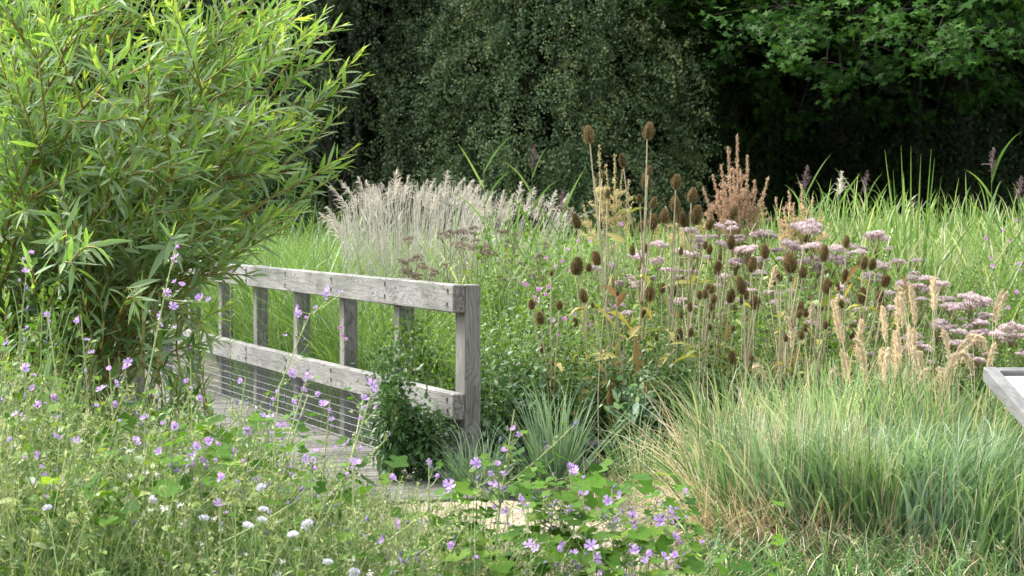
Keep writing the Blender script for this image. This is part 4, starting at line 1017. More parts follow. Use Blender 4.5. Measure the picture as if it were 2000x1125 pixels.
def teasels():
    r = RG(210); asg = [[] for _ in TPL]; rx = RG(211)
    for (fx, d, tx, lab) in TPL[1:]:
        for k in range(2): HEADS.append((tx + rx.normal(0, 46), rx.uniform(455, 660), rx.uniform(11, 17)))
    for hd in HEADS:
        px, py, hh = hd
        best = min(range(len(TPL)), key=lambda i: abs(TPL[i][2] - px + (TPL[i][0] - TPL[i][2]) * max(0, (py - 420)) / 900) + (len(asg[i]) * 3) + (60 if (i == 13) != (py > 640 and px > 1440) else 0) + (45 if (i == 6) != (py > 545 and 1330 < px < 1400) else 0))
        asg[best].append(hd)
    for (fx, d, tx, lab), hs in zip(TPL, asg):
        if not hs: continue
        o = P(fx, HOR, d); o[2] = -.1
        t = thing('teasel', lab, 'teasel', tuple(o), 0, 'seeding teasels')
        hs = sorted(hs, key=lambda q: q[1])
        mk = lambda q, dd: P(q[0], q[1] + q[2] / 2, dd) - o
        sg = G()
        top = mk(hs[0], d)
        main = bez((0, 0, 0), (top[0] * .55 + r.normal(0, .02), top[1] * .5, top[2] * .55), top, 16)
        rad = np.linspace(.0085, .0042, 16); tube(sg, main, rad, 6, tint=np.linspace(.2, .75, 16))
        nodes = [main[4], main[7]]
        for k, q in enumerate(hs):
            dd = d + (0 if k == 0 else r.uniform(-.22, .22)); e = mk(q, dd)
            if k:
                zb = max(.25, e[2] - r.uniform(.32, .75)); zb = min(zb, top[2] * .8)
                i = int(np.argmin(np.abs(main[:, 2] - zb))); b = main[i]
                c = bez(b, b * .35 + e * .65 + np.array([0, 0, -.22 * abs(e[2] - b[2])]) + r.normal(0, .012, 3), e, 10)
                tube(sg, c, np.linspace(.0052, .0034, 10), 5, tint=np.linspace(.3, .7, 10)); nodes += [c[5]] if r.random() < .35 else []
                dr = nrm(c[-1] - c[-2])
            else: dr = nrm(main[-1] - main[-2])
            s = q[2] / F * dd * 1.0
            h = link('seed_head', THEADS[int(r.integers(0, 9))], t, tuple(e - dr * .003), 0, (s * r.uniform(.82, 1.2),) * 2 + (s,))
            h.rotation_mode = 'QUATERNION'
            h.rotation_quaternion = Vector(dr + r.normal(0, .13, 3)).to_track_quat('Z', 'Y') @ Matrix.Rotation(r.uniform(0, 6), 3, 'Z').to_quaternion()
        # prickles on the stem
        n = 160; f = r.uniform(0, 14.9, n); i = f.astype(int); p = main[i] * (1 - f + i)[:, None] + main[i + 1] * (f - i)[:, None]
        leaves(sg, p, nrm(rdir(r, n, -.3, .3)), rdir(r, n), .012, .003, LANCE, 0, .7)
        sg.build('stem', M['teasel_stem'], t)
        lg = G(); m = len(nodes) * 2; nd = np.repeat(np.array(nodes), 2, 0); a = np.repeat(r.uniform(0, 2 * PI, len(nodes)), 2) + np.tile([0, PI], len(nodes))
        L = r.uniform(.12, .26, m)
        leaves(lg, nd, np.stack([np.cos(a), np.sin(a), r.uniform(.2, .9, m)], -1), np.array([0, 0, 1.]) + r.normal(0, .3, (m, 3)), L, L * .19, LANCE2, r.uniform(.2, .9, m), np.clip(r.normal(.78, .22, m), 0, 1))
        lg.build('leaves', M['wither_leaf'], t)
teasels()

# ================================================================== hemp agrimony
def floret_dome(g, r, c, rad, n, flat=.45, tmin=.3, size=.010):
    """a bumpy little dome of fluffy florets"""
    d = rdir(r, n, -.15, 1); p = c + d * np.array([rad, rad, rad * flat]) * r.uniform(.75, 1.05, (n, 1))
    dd = nrm(d * [1, 1, .8] + [0, 0, .5] + r.normal(0, .35, (n, 3)))
    leaves(g, p, dd, rdir(r, n), size * r.uniform(.7, 1.4, n), size * .55, LANCE, 0, np.clip(tmin + .45 * d[:, 2] + r.normal(0, .16, n), 0, 1))

def agrimony_head(seed, old=False, flatness=1.0):
    """one flat-topped cluster, about 1 unit wide: sub-domes on branching stalks"""
    r = RG(seed); g = G(); k = int(r.integers(9, 14)) if not old else int(r.integers(5, 8))
    for i in range(k):
        rr_ = .40 * math.sqrt((i + .4) / k); a = i * 2.4 + r.normal(0, .25)
        c = np.array([rr_ * math.cos(a), rr_ * math.sin(a), .10 - .38 * rr_ ** 2 * flatness + r.normal(0, .03)])
        if old: c[2] += r.normal(0, .13)
        rd = r.uniform(.11, .165) if not old else r.uniform(.13, .19)
        floret_dome(g, r, c, rd, 90, .5 if not old else .85, .32 if not old else .3, .06)
        tube(g, bez((0, 0, -.42), (c[0] * .3, c[1] * .3, -.2), c - [0, 0, .02], 5), np.linspace(.014, .008, 5), 3, tint=.3, mat=1)
    return g.mesh('flower_cluster', [M['agrimony_old'] if old else M['agrimony'], M['agrimony_stem']])
M['agrimony_stem'] = leafm('agrimony_stem', [(.10, .06, .04), (.17, .13, .07), (.16, .2, .08)], trans=0, rough=.7)
AH = [agrimony_head(300 + k) for k in range(6)]; AO = [agrimony_head(320 + k, True) for k in range(5)]
UMB = [(1578, 450, 54), (1711, 467, 42), (1737, 487, 15), (1495, 462, 38), (1472, 459, 15), (1547, 483, 36), (1457, 492, 32), (1583, 484, 32), (1633, 490, 32), (1662, 483, 24), (1676, 496, 34), (1629, 511, 40), (1553, 489, 26), (1580, 515, 38), (1595, 525, 26), (1438, 515, 30), (1482, 535, 24), (1723, 522, 32), (1755, 513, 26), (1790, 510, 22), (1704, 542, 30), (1738, 574, 18), (1786, 535, 17), (1822, 546, 22), (1839, 557, 28), (1817, 569, 36), (1849, 588, 32), (1855, 600, 28), (1792, 561, 24), (1767, 559, 28), (1864, 605, 28), (1897, 586, 42), (1904, 603, 58), (1920, 624, 36), (1916, 633, 28), (1836, 639, 38), (1857, 642, 24), (1874, 651, 32), (1890, 639, 18), (1916, 653, 34), (1950, 657, 36), (1975, 647, 42), (1985, 659, 26), (1736, 605, 24), (1799, 586, 20), (1637, 590, 36), (1644, 565, 24), (1681, 607, 28), (1667, 634, 32), (1585, 637, 28), (1501, 576, 32), (1539, 574, 26), (1434, 595, 30), (1778, 662, 36), (1805, 681, 30), (1772, 681, 20), (1690, 695, 28), (1912, 706, 22), (1877, 674, 24), (1820, 710, 22), (1860, 700, 24),
 (1349, 454, 30), (1405, 445, 24), (1428, 437, 19), (1431, 448, 19), (1475, 460, 17), (1492, 463, 26), (1457, 491, 36), (1288, 482, 30), (1249, 504, 36), (1334, 497, 34), (1354, 506, 26), (1409, 479, 24), (1436, 515, 28), (1485, 509, 26), (1483, 534, 22), (1302, 529, 24), (1283, 513, 26), (1256, 552, 22), (1238, 559, 26), (1162, 527, 26), (1370, 484, 26), (1416, 461, 15), (1396, 464, 14), (1322, 531, 20), (1411, 541, 22), (1419, 552, 14), (1437, 591, 24), (1195, 520, 18), (1210, 600, 22), (1180, 610, 20), (1330, 590, 22), (1230, 545, 20), (1400, 560, 18)]
OLD = [(797, 470, 16), (867, 463, 18), (880, 456, 14), (902, 460, 24), (926, 450, 16), (931, 473, 14), (900, 480, 26), (940, 490, 36), (950, 484, 16), (985, 453, 18), (1004, 457, 12), (990, 475, 18), (1003, 482, 16), (790, 513, 20), (812, 512, 24), (830, 522, 18), (800, 540, 26), (814, 540, 20), (868, 519, 14), (851, 530, 16), (1050, 502, 20), (1018, 515, 12), (1048, 530, 14), (1052, 545, 20), (1030, 540, 12), (982, 548, 12), (992, 560, 12), (838, 547, 12), (1062, 480, 14)]
def agrimony(lst, meshes, d0, d1, old, seed, gname, labf, name, cell):
    r = RG(seed); left = sorted(lst); plants = []
    used = [False] * len(left)
    for i, u in enumerate(left):
        if used[i]: continue
        grp = [u]; used[i] = True
        for j in range(len(left)):
            v = left[j]
            if not used[j] and abs(v[0] - u[0]) < cell and abs(v[1] - u[1]) < cell * 1.3 and len(grp) < 4: grp.append(v); used[j] = True
        big = list(grp)
        for v in big:       # small side umbels below the main ones
            for k in range(int(r.integers(0, 2 if len(grp) < 3 else 1)) + (0 if old else int(r.integers(0, 2)))):
                if len(grp) < 8: grp.append((v[0] + r.choice([-1, 1]) * r.uniform(10, 30), v[1] + r.uniform(8, 40), r.uniform(13, 24)))
        plants.append(grp)
    lf0 = [stem_leafy(r, 1., 9, .11, .028, LANCE2, tint=(.2, .8), lean=.0, droop=.5, top=.9) for _ in range(4)]
    for idx, grp in enumerate(plants):
        # nearer plants appear lower in the view: distance follows height in the mass
        top = min(grp, key=lambda q: q[1]); ym = np.mean([q[1] for q in grp])
        d = float(np.clip(np.interp(ym, [440, 700], [d1, d0]) + r.normal(0, .15), 13.25, 18))
        o = P(np.mean([q[0] for q in grp]) + r.normal(0, 4), HOR, d); o[2] = -.13
        t = thing(name, labf(idx, len(plants), grp, ym), 'flower', tuple(o), 0, gname)
        sg = G(); T = P(top[0], top[1], d) - o
        fork = T * np.array([.5, .5, .72])
        tube(sg, bez((0, 0, 0), (0, 0, fork[2] * .5), fork, 6), np.linspace(.005, .0038, 6), 4, tint=.4, mat=1)
        for q in grp:
            e = P(q[0], q[1], d + r.uniform(-.12, .12)) - o; s = q[2] / F * d * (1.6 if old else 1.34)
            f = fork if e[2] - s * .42 > fork[2] + .03 else np.array([0, 0, max(.1, e[2] - s * .42 - .25)])
            tube(sg, bez(f, (f + e) / 2 + [(e[0] - f[0]) * .2, 0, -.03], e - [0, 0, s * .40], 6), np.linspace(.0034, .0024, 6), 4, tint=.4, mat=1)
            h = link('flower_cluster', meshes[int(r.integers(0, len(meshes)))], t, tuple(e - [0, 0, s * .05]), r.uniform(0, 6), (s, s, s * (r.uniform(1.15, 1.6) if not old else 1.0)))
            h.rotation_euler[0] = r.normal(0, .12); h.rotation_euler[1] = r.normal(0, .12)
        sg.put(lf0[int(r.integers(0, 4))], [(0, 0, 0)], r.uniform(0, 6), [[1, 1, max(.3, fork[2] * .95)]])
        sg.build('stem', [M['herb_leaf'], M['agrimony_stem']], t)
ORD = ['first', 'second', 'third', 'fourth', 'fifth', 'sixth', 'seventh', 'eighth', 'ninth', 'tenth', 'eleventh', 'twelfth', 'thirteenth', 'fourteenth', 'fifteenth', 'sixteenth', 'seventeenth', 'eighteenth', 'nineteenth', 'twentieth'] + \
      ['twenty ' + x for x in ('first', 'second', 'third', 'fourth', 'fifth', 'sixth', 'seventh', 'eighth', 'ninth')] + ['thirtieth'] + ['thirty ' + x for x in ('first', 'second', 'third', 'fourth', 'fifth', 'sixth', 'seventh', 'eighth', 'ninth')] + ['fortieth'] + ['forty ' + x for x in ('first', 'second', 'third', 'fourth', 'fifth', 'sixth', 'seventh', 'eighth', 'ninth')] + ['fiftieth']
NUM = {1: 'a single', 2: 'two', 3: 'three', 4: 'four', 5: 'five', 6: 'six', 7: 'seven', 8: 'eight', 9: 'nine'}
def lab_new(i, n, grp, ym):
    z = 'among the teasels' if grp[0][0] < 1440 else 'between the teasels and the reeds' if grp[0][0] < 1720 else 'behind the feathery grass' if grp[0][0] < 1880 else 'above the lectern sign'
    return f'pink agrimony, {NUM[len(grp)]} flat umbel{"s" if len(grp) > 1 else ""} {z}, {ORD[i]} from left'
def lab_old(i, n, grp, ym):
    z = 'behind the railing top' if grp[0][0] < 900 else 'before the pale reeds'
    return f'faded brown agrimony with {NUM[len(grp)]} clump{"s" if len(grp) > 1 else ""} {z}, {ORD[i]} from the left'
agrimony(UMB, AH, 13.4, 15.6, False, 331, 'pink flowering agrimony', lab_new, 'hemp_agrimony', 34)
agrimony(OLD, AO, 14.6, 16.0, True, 332, 'faded brown agrimony', lab_old, 'faded_agrimony', 30)

# ================================================================== docks
def dock(label, d, foot, spires, mat, seed, group, dens=1.0):
    r = RG(seed); o = P(foot, HOR, d); o[2] = -.13
    t = thing('dock', label, 'dock', tuple(o), 0, group)
    sg, fg = G(), G()
    for (px, py, y2) in spires:
        e = P(px, py, d + r.uniform(-.15, .15)) - o; b = P(px + (foot - px) * .35, y2, d) - o
        c = bez((0, 0, .1), (b[0] * .5, b[1], b[2] * .6), b, 7); tube(sg, c, np.linspace(.007, .004, 7), 5, tint=.5)
        c = bez(b, (b + e) / 2 + r.normal(0, .015, 3), e, 10); tube(sg, c, np.linspace(.004, .0015, 10), 4, tint=.6)
        L = np.linalg.norm(e - b); n = int(L * 1900 * dens)
        s = r.uniform(0, 1, n); i = np.clip((s * 9).astype(int), 0, 8); p = c[i] * (1 - s * 9 + i)[:, None] + c[i + 1] * (s * 9 - i)[:, None]
        whorl = .007 + .021 * (np.sin(s * L * 160) > -.2) * (1 - .65 * s)
        p = p + nrm(r.normal(0, 1, (n, 3))) * (whorl * r.uniform(.3, 1, n))[:, None]
        leaves(fg, p, rdir(r, n), rdir(r, n), .0095 * r.uniform(.7, 1.3, n), .0085, DIAM, 0, r.random(n))
        for k in range(int(L * 26 * (.5 + dens / 2))):      # short side racemes
            s0 = r.uniform(0, .75); i = int(s0 * 9); q = c[i]; dv = nrm(rdir(r, 1, .3, .9)[0]); l = r.uniform(.05, .16) * (1.1 - s0)
            m = int(l * 1100) + 4; u = r.uniform(.1, 1, m)[:, None]
            pp = q + dv * l * u + r.normal(0, .008, (m, 3)); leaves(fg, pp, rdir(r, m), rdir(r, m), .0095 * r.uniform(.7, 1.3, m), .0085, DIAM, 0, r.random(m))
    fg.build('seed_spike', mat, t); sg.build('stem', M['teasel_stem'], t)
    lg = G(); n = 12; s = r.uniform(.1, .9, n); H = (P(foot, spires[0][2], d) - o)[2]
    a = r.uniform(0, 2 * PI, n); L = r.uniform(.14, .3, n)
    leaves(lg, np.stack([0 * s, 0 * s, s * H], -1), np.stack([np.cos(a), np.sin(a), r.uniform(.2, 1, n)], -1), np.array([0, 0, 1.]) + r.normal(0, .3, (n, 3)), L, L * .24, LANCE2, r.uniform(.2, .8, n), np.clip(r.normal(.7, .25, n), 0, 1))
    lg.build('leaves', M['wither_leaf'], t)
dock('orange brown dock in seed, its pointed spire rising against the dark trees', 15.8, 1440, [(1440, 263, 430), (1422, 287, 430), (1459, 302, 430), (1408, 322, 450), (1432, 330, 455), (1474, 352, 450), (1446, 330, 460), (1415, 368, 470), (1465, 380, 470), (1392, 342, 450), (1373, 366, 450), (1500, 348, 450), (1440, 390, 480), (1485, 390, 470)], M['dock_orange'], 401, 'docks in seed', .7)
dock('yellowish dock in seed half hidden by the tallest teasels', 15.6, 1195, [(1170, 283, 420), (1200, 300, 430), (1183, 320, 440), (1216, 330, 440), (1160, 345, 440), (1228, 350, 440), (1205, 370, 450), (1175, 385, 450), (1235, 395, 460), (1140, 400, 470)], M['dock_yellow'], 402, 'docks in seed', .22)
dock('faded pinkish dock low behind the agrimony, next to the orange one', 16.2, 1560, [(1540, 372, 470), (1565, 360, 470), (1515, 385, 480), (1588, 385, 480), (1530, 405, 490), (1572, 410, 490), (1605, 412, 490), (1550, 395, 480), (1620, 435, 500)], M['dock_orange'], 403, 'docks in seed', .4)
dock('small yellowish dock low between the orange dock and the reeds', 16.0, 1330, [(1300, 400, 480), (1330, 410, 490), (1270, 415, 490), (1390, 405, 480), (1110, 405, 490), (1360, 430, 500)], M['dock_yellow'], 404, 'docks in seed', .25)

# ================================================================== dry reed tuft and single reeds
def panicle(g, r, base, tip, n=70, wid=.05, mat=0, dens=1., t0=0., t1=1.):
    c = bez(base, (base + tip) / 2 + [0, 0, .25 * np.linalg.norm(tip - base) * .5], tip, 8)
    s = r.uniform(0, 1, n); i = np.clip((s * 7).astype(int), 0, 6); p = c[i] * (1 - s * 7 + i)[:, None] + c[i + 1] * (s * 7 - i)[:, None]
    tn = nrm(c[i + 1] - c[i]); d = nrm(tn + r.normal(0, .38, (n, 3)) + [0, 0, -.12])
    L = r.uniform(.5, 1.2, n) * wid * (1.25 - s)
    leaves(g, p, d, rdir(r, n), L, .0042 * dens, LANCE, .35, np.clip(r.uniform(t0, t1, n), 0, 1), mat=mat)
    tube(g, c, np.linspace(.0016, .0008, 8), 3, tint=.5, mat=mat)
r = RG(410); o = P(800, HOR, 18.2); o[2] = -.13
t = thing('dry_reed_clump', 'large pale clump of dry reeds with nodding plumes behind the railing', 'reeds', tuple(o), 0)
sg, pg = G(), G()
ENVD = [(655, 430), (690, 380), (720, 360), (770, 350), (800, 352), (850, 358), (880, 352), (930, 362), (980, 378), (1040, 372), (1100, 395), (1130, 400)]
for k in range(560):
    q = r.random(); px = 665 + 300 * q ** 1.25 if r.random() < .8 else r.uniform(900, 1130); d = r.uniform(17.3, 19.2)
    ty = top_env(px, ENVD) + r.exponential(32); lean = (px - 790) * .0012 + r.normal(0, .05)
    tip = P(px, ty, d) - o; h = tip[2]
    lean = (tip[0] + .15) * .26 + r.normal(0, .07)
    b = np.array([tip[0] - lean * h * .9, tip[1], 0])
    tube(sg, bez(b, (b + tip) / 2 - [lean * .16 * h, 0, 0] + r.normal(0, .025, 3), tip, 7), np.linspace(.0032, .0019, 7), 3, tint=r.uniform(.2, 1))
    if r.random() < .10: panicle(pg, r, tip - [lean * .1, 0, .16], tip + [lean * .35 + r.normal(0, .05), 0, -.01], 26, .075, dens=.9)
    if r.random() < .3:
        m = 3; s = r.uniform(.3, .9, m)[:, None]; blades(sg, b + (tip - b) * s, r.uniform(0, 6, m), r.uniform(.12, .3, m), r.uniform(.2, .8, m), r.uniform(.3, 1.5, m), .007, r.uniform(.3, 1, m), 4, twist=r.normal(0, .8, m))
for (px, py, dx) in [(665, 400, -14), (680, 360, -18), (697, 350, -16), (715, 345, -8), (735, 352, -10), (770, 328, 3), (765, 345, 10), (790, 342, 4), (812, 350, 12), (830, 348, 10), (868, 335, 3), (880, 345, 14), (895, 348, 16), (915, 352, 14), (925, 362, -4), (975, 372, 5), (1010, 355, 4), (1025, 365, 10), (1070, 372, 8), (1090, 378, 10), (672, 418, -16), (748, 360, -10), (855, 362, -8), (945, 372, 8), (990, 380, 6), (1045, 378, 8), (660, 412, -18), (840, 366, 12)]:
    d = r.uniform(17.6, 18.8); tip = P(px + dx, py + abs(dx) * .2, d) - o; base = P(px - dx * .3, py + 55, d) - o
    panicle(pg, r, base, tip + [dx * .004, 0, 0], 95, .12, dens=1.2)
sg.build('stalks', M['dry_reed'], t); pg.build('plumes', M['plume'], t)

def reed_plant(label, px, foot, d, tip, plume, seed, wide=False, pl_len=60):
    r = RG(seed); o = P(foot, HOR, d); o[2] = -.13
    t = thing('reed', label, 'reed', tuple(o), 0, 'single tall reeds')
    g = G(); e = P(px, tip + (pl_len * .8 if plume else 0), d) - o
    c = bez((0, 0, 0), (e[0] * .4, 0, e[2] * .6), e, 8); tube(g, c, np.linspace(.0045, .002, 8), 4, tint=.55)
    n = 9; s = np.linspace(.35, .96, n); p = np.stack([np.interp(s, np.linspace(0, 1, 8), c[:, i]) for i in range(3)], -1)
    az = np.where(np.arange(n) % 2 == 0, 0, PI) + r.normal(0, .5, n)
    blades(g, p, az, r.uniform(.28, .5, n), r.uniform(.25, .6, n), r.uniform(.1, .9, n), r.uniform(.016, .026, n), r.uniform(.2, .6, n), 7, side=r.normal(0, .5, n))
    g.build('stem', M['reed_leaf'], t)
    if plume:
        g = G(); tp = P(px + 4, tip, d) - o
        panicle(g, r, e, tp, 120, .10, dens=1.2); g.build('plume', M[plume], t)
for i, a in enumerate([('green reed with a dark purple plume in front of the birch', 1040, 1030, 16.5, 283, 'purple_plume', 421), ('reed with a closed purple plume leaning beside the orange dock', 1572, 1560, 17, 325, 'purple_plume', 422),
          ('tall reed with an open purple plume, standing highest near the edge of the wood', 1937, 1935, 16.5, 290, 'purple_plume', 423), ('reed with narrow dark plume next to the yellow dock', 1095, 1070, 16.5, 372, 'purple_plume', 424),
          ('green reed without plume standing above the dry clump', 945, 950, 17, 320, None, 425), ('leaning dark plumed reed near the edge beside the open purple plume', 1990, 1985, 16, 345, 'purple_plume', 426), ('thin reed with pale plume behind the faded dock', 1640, 1640, 17, 335, 'plume', 427),
          ('green reed leaning over the agrimony beside the iris leaves', 1690, 1680, 16.5, 335, 'purple_plume', 428)]):
    reed_plant(*a)
# broad sword-like leaves
r = RG(430); o = P(1775, HOR, 16.2); o[2] = -.13
t = thing('flag_iris', 'clump of broad sword shaped leaves standing above the reeds', 'iris', tuple(o), 0)
for (px, py, lw) in [(1715, 292, .03), (1748, 330, .026), (1755, 285, .026), (1776, 284, .03), (1812, 290, .03), (1800, 300, .028), (1823, 308, .028), (1790, 335, .024), (1735, 355, .024), (1768, 345, .024), (1830, 345, .024)]:
    g = G(); e = P(px, py, 16.2) - o; h = e[2]; lean = math.atan2(e[0] * .9, h)
    b = np.array([[e[0] * .15 + r.normal(0, .02), r.normal(0, .06), 0]])
    blades(g, b, 0. if lean > 0 else PI, h / math.cos(lean), abs(lean) * .75, abs(lean) * .55, lw * 1.15, r.uniform(.25, .5), 9, p=1.2, side=r.normal(0, .4))
    g.build('leaf', M['reed_leaf'], t)

# ================================================================== feathery reed grass, right
FG = [((1625, 585), (1640, 665), 0), ((1668, 662), (1688, 745), -45), ((1685, 625), (1675, 700), 0), ((1722, 610), (1730, 670), 3), ((1720, 690), (1725, 745), 0), ((1752, 645), (1760, 720), -4), ((1780, 555), (1790, 630), 0), ((1825, 545), (1825, 610), -2), ((1760, 570), (1763, 640), 4), ((1785, 640), (1785, 700), 0), ((1841, 640), (1853, 695), -8), ((1870, 690), (1850, 760), 25), ((1905, 665), (1850, 745), 20), ((1930, 690), (1900, 665), 60), ((1945, 670), (1930, 720), 0), ((1960, 565), (1938, 630), 8), ((1745, 650), (1745, 740), 0), ((1728, 750), (1738, 680), -5), ((1800, 735), (1790, 690), 4), ((1500, 755), (1470, 720), 0), ((1895, 720), (1870, 700), 30), ((1815, 720), (1800, 750), 0), ((1755, 560), (1770, 600), 0), ((1650, 690), (1660, 750), -10), ((1620, 755), (1640, 730), -30), ((1840, 720), (1845, 770), 4), ((1770, 720), (1768, 770), 2), ((1585, 640), (1590, 600), -20), ((1535, 620), (1545, 680), -30), ((1515, 520), (1500, 570), -20)]
def feather_grass():
    r = RG(440); gr = {}
    for f in FG: gr.setdefault(0 if f[0][0] < 1600 else 1 if f[0][0] < 1712 else 2 if f[0][0] < 1800 else 3 if f[0][0] < 1880 else 4, []).append(f)
    labs = ['sparse beige feathery grass plumes bending among the teasels', 'feathery grass with one plume hooked over, beside the tussocks', 'thick sheaf of upright beige grass plumes', 'beige plumes of feathery grass crossing one another beside the pink agrimony', 'feathery grass plumes nodding just over the lectern sign']
    foot = [1540, 1670, 1752, 1830, 1905]
    for k, fs in sorted(gr.items()):
        d = 11.4; o = P(foot[k], HOR, d); o[2] = -.05
        t = thing('feather_grass', labs[k], 'grass', tuple(o), 0, 'feathery grass in bloom')
        sg = G()
        for (tp, mid, bend) in fs:
            for rep in range(2 if k else 1):
                j = r.normal(0, 7, 2) * rep; dd = d + r.uniform(-.5, .5)
                yt, yb = min(tp[1], mid[1]), max(tp[1], mid[1])
                e = P(tp[0] + j[0], tp[1] + j[1], dd) - o; m = P(mid[0] + j[0], mid[1] + j[1], dd) - o
                if e[2] < m[2] - .02: m2 = m.copy(); m2[2] += .06; pc = bez(m, (m + e) / 2 + [0, 0, .10], e, 10)
                else: pc = bez(m, (m + e) / 2 + [-bend / F * dd * .3, 0, .02 + abs(bend) * .0012], e, 10)
                b = np.array([r.normal(0, .07), r.normal(0, .1), 0])
                st_ = bez(b, np.array([m[0] * .7 + b[0] * .3, b[1], m[2] * .6]), m, 8); tube(sg, st_, np.linspace(.0026, .0016, 8), 3, tint=r.uniform(.4, .9))
                tube(sg, pc, np.linspace(.0016, .0008, 10), 3, tint=.7)
                g = G(); L = np.linalg.norm(np.diff(pc, axis=0), axis=1).sum(); n = int(900 * L) + 60
                s = r.uniform(0, 1, n); i = np.clip((s * 9).astype(int), 0, 8); p = pc[i] * (1 - s * 9 + i)[:, None] + pc[i + 1] * (s * 9 - i)[:, None]
                tn = nrm(pc[i + 1] - pc[i]); dv = nrm(tn + r.normal(0, .33, (n, 3)))
                wv_ = np.interp(s, [0, .25, .7, 1], [.6, 1, .9, .35])
                leaves(g, p - tn * .006, dv, rdir(r, n), .044 * wv_ * r.uniform(.7, 1.2, n), .0044, LANCE, .1, r.random(n))
                g.build('plume', M['feather_plume'], t)
        sg.build('stalks', M['straw'], t)
feather_grass()

# ================================================================== grass tussocks, right foreground
def tussock(label, px, d, rad, n, h, mat, seed, strawn=0, lean=.28, bend=(.0, 1.4), wid=(.009, .021), group='tall grass tussocks', az0=None, strawh=.35, tm=.45):
    r = RG(seed); o = P(px, HOR, d); o[2] = -.04; h *= .91 if n > 300 else 1; n = int(n * .6) if n > 300 else n
    t = thing('grass_tussock', label, 'grass', tuple(o), 0, group)
    g = G(); a = r.uniform(0, 2 * PI, n); rr_ = rad * np.sqrt(r.random(n)); b = np.stack([rr_ * np.cos(a), rr_ * .8 * np.sin(a), 0 * a], -1)
    az = a + r.normal(0, .7, n) if az0 is None else r.normal(az0, .8, n)
    blades(g, b, az, h * r.uniform(.45, 1.12, n), np.abs(r.normal(0, .5, n)) * lean * (.4 + rr_ / rad), r.uniform(*bend, n), r.uniform(*wid, n), np.clip(r.normal(tm, .2, n), 0, 1), 9, p=2.2, side=r.normal(0, .55, n), tiptint=.14)
    m = n // 6; k = r.integers(0, n, m)        # bent and broken blades
    blades(g, b[k], r.uniform(0, 6.3, m), h * r.uniform(.6, 1.15, m), r.uniform(0, .35, m), r.uniform(1.2, 2.6, m), r.uniform(*wid, m), np.clip(r.normal(.75, .2, m), 0, 1), 10, p=6., side=r.normal(0, .6, m))
    g.build('blades', mat, t)
    if strawn:
        g = G(); a = r.uniform(0, 2 * PI, strawn); rr_ = rad * 1.25 * np.sqrt(r.random(strawn)); b = np.stack([rr_ * np.cos(a), rr_ * .9 * np.sin(a), 0 * a], -1)
        blades(g, b, a + r.normal(0, .9, strawn), strawh * r.uniform(.5, 1.3, strawn), r.uniform(.05, .8, strawn), r.uniform(.2, 2.4, strawn), r.uniform(.004, .009, strawn), r.uniform(.15, 1, strawn), 7, side=r.normal(0, .7, strawn))
        m = strawn // 12; k = r.integers(0, strawn, m)
        blades(g, b[k], r.uniform(0, 6.3, m), h * r.uniform(.8, 1.25, m), r.uniform(0, .2, m), r.uniform(0, .3, m), .0035, r.uniform(.4, 1, m), 6)
        g.build('dry_straw', M['straw'], t)
tussock('tussock with a thick skirt of dry straw beside the flowering mallows', 1490, 9.6, .27, 900, .80, M['tussock'], 451, 3200, .5, strawh=.48)
tussock('blue green tussock between the straw skirted one and the dense dark one', 1585, 9.5, .26, 1100, .80, M['blue_tussock'], 452, 2000, .42, strawh=.42)
tussock('yellow green upright tussock below the sheaf of beige plumes', 1715, 9.35, .25, 1100, .78, M['tussock'], 453, 900, .4, strawh=.36, tm=.55)
tussock('dense dark green tussock leaning under the lectern sign', 1855, 9.2, .30, 1700, .80, M['blue_tussock'], 454, 420, .5, az0=.1, strawh=.34)
tussock('outermost green tussock below the lectern panel', 1985, 8.95, .27, 1300, .68, M['tussock'], 455, 300, .5, az0=.0, strawh=.3)
tussock('rear grass tussock mixed with pale stalks behind the blue green one', 1640, 11.0, .32, 900, .95, M['tussock'], 456, 380, .4, tm=.6)
tussock('rear pale grass tussock below the crossing plumes', 1820, 10.9, .36, 1100, .92, M['tussock'], 457, 400, .45, tm=.65)
tussock('thin upright grass with pale stalks rising behind the straw skirt', 1440, 11.2, .2, 420, .92, M['tussock'], 458, 480, .35, tm=.55, strawh=.7)
tussock('stiff blue green sedge fanned out beside the black timber edging', 1085, 12.3, .10, 190, .66, M['blue_tussock'], 459, 0, .95, (.0, .5), (.006, .012), 'sedges by the bridge')
tussock('arching fine sedge mound at the foot of the railing end post', 925, 11.9, .13, 420, .50, M['blue_tussock'], 460, 0, 1.1, (.8, 2.2), (.004, .008), 'sedges by the bridge')
tussock('small iris like leaf fan seen behind the end post of the railing', 868, 13.4, .08, 26, .62, M['blue_tussock'], 461, 0, .3, (.0, .3), (.016, .026), 'sedges by the bridge')
tussock('loose grass arching over the black timber edging', 1270, 12.2, .22, 160, .55, M['tussock'], 462, 40, .9, (.6, 1.8), (.005, .009), 'sedges by the bridge')

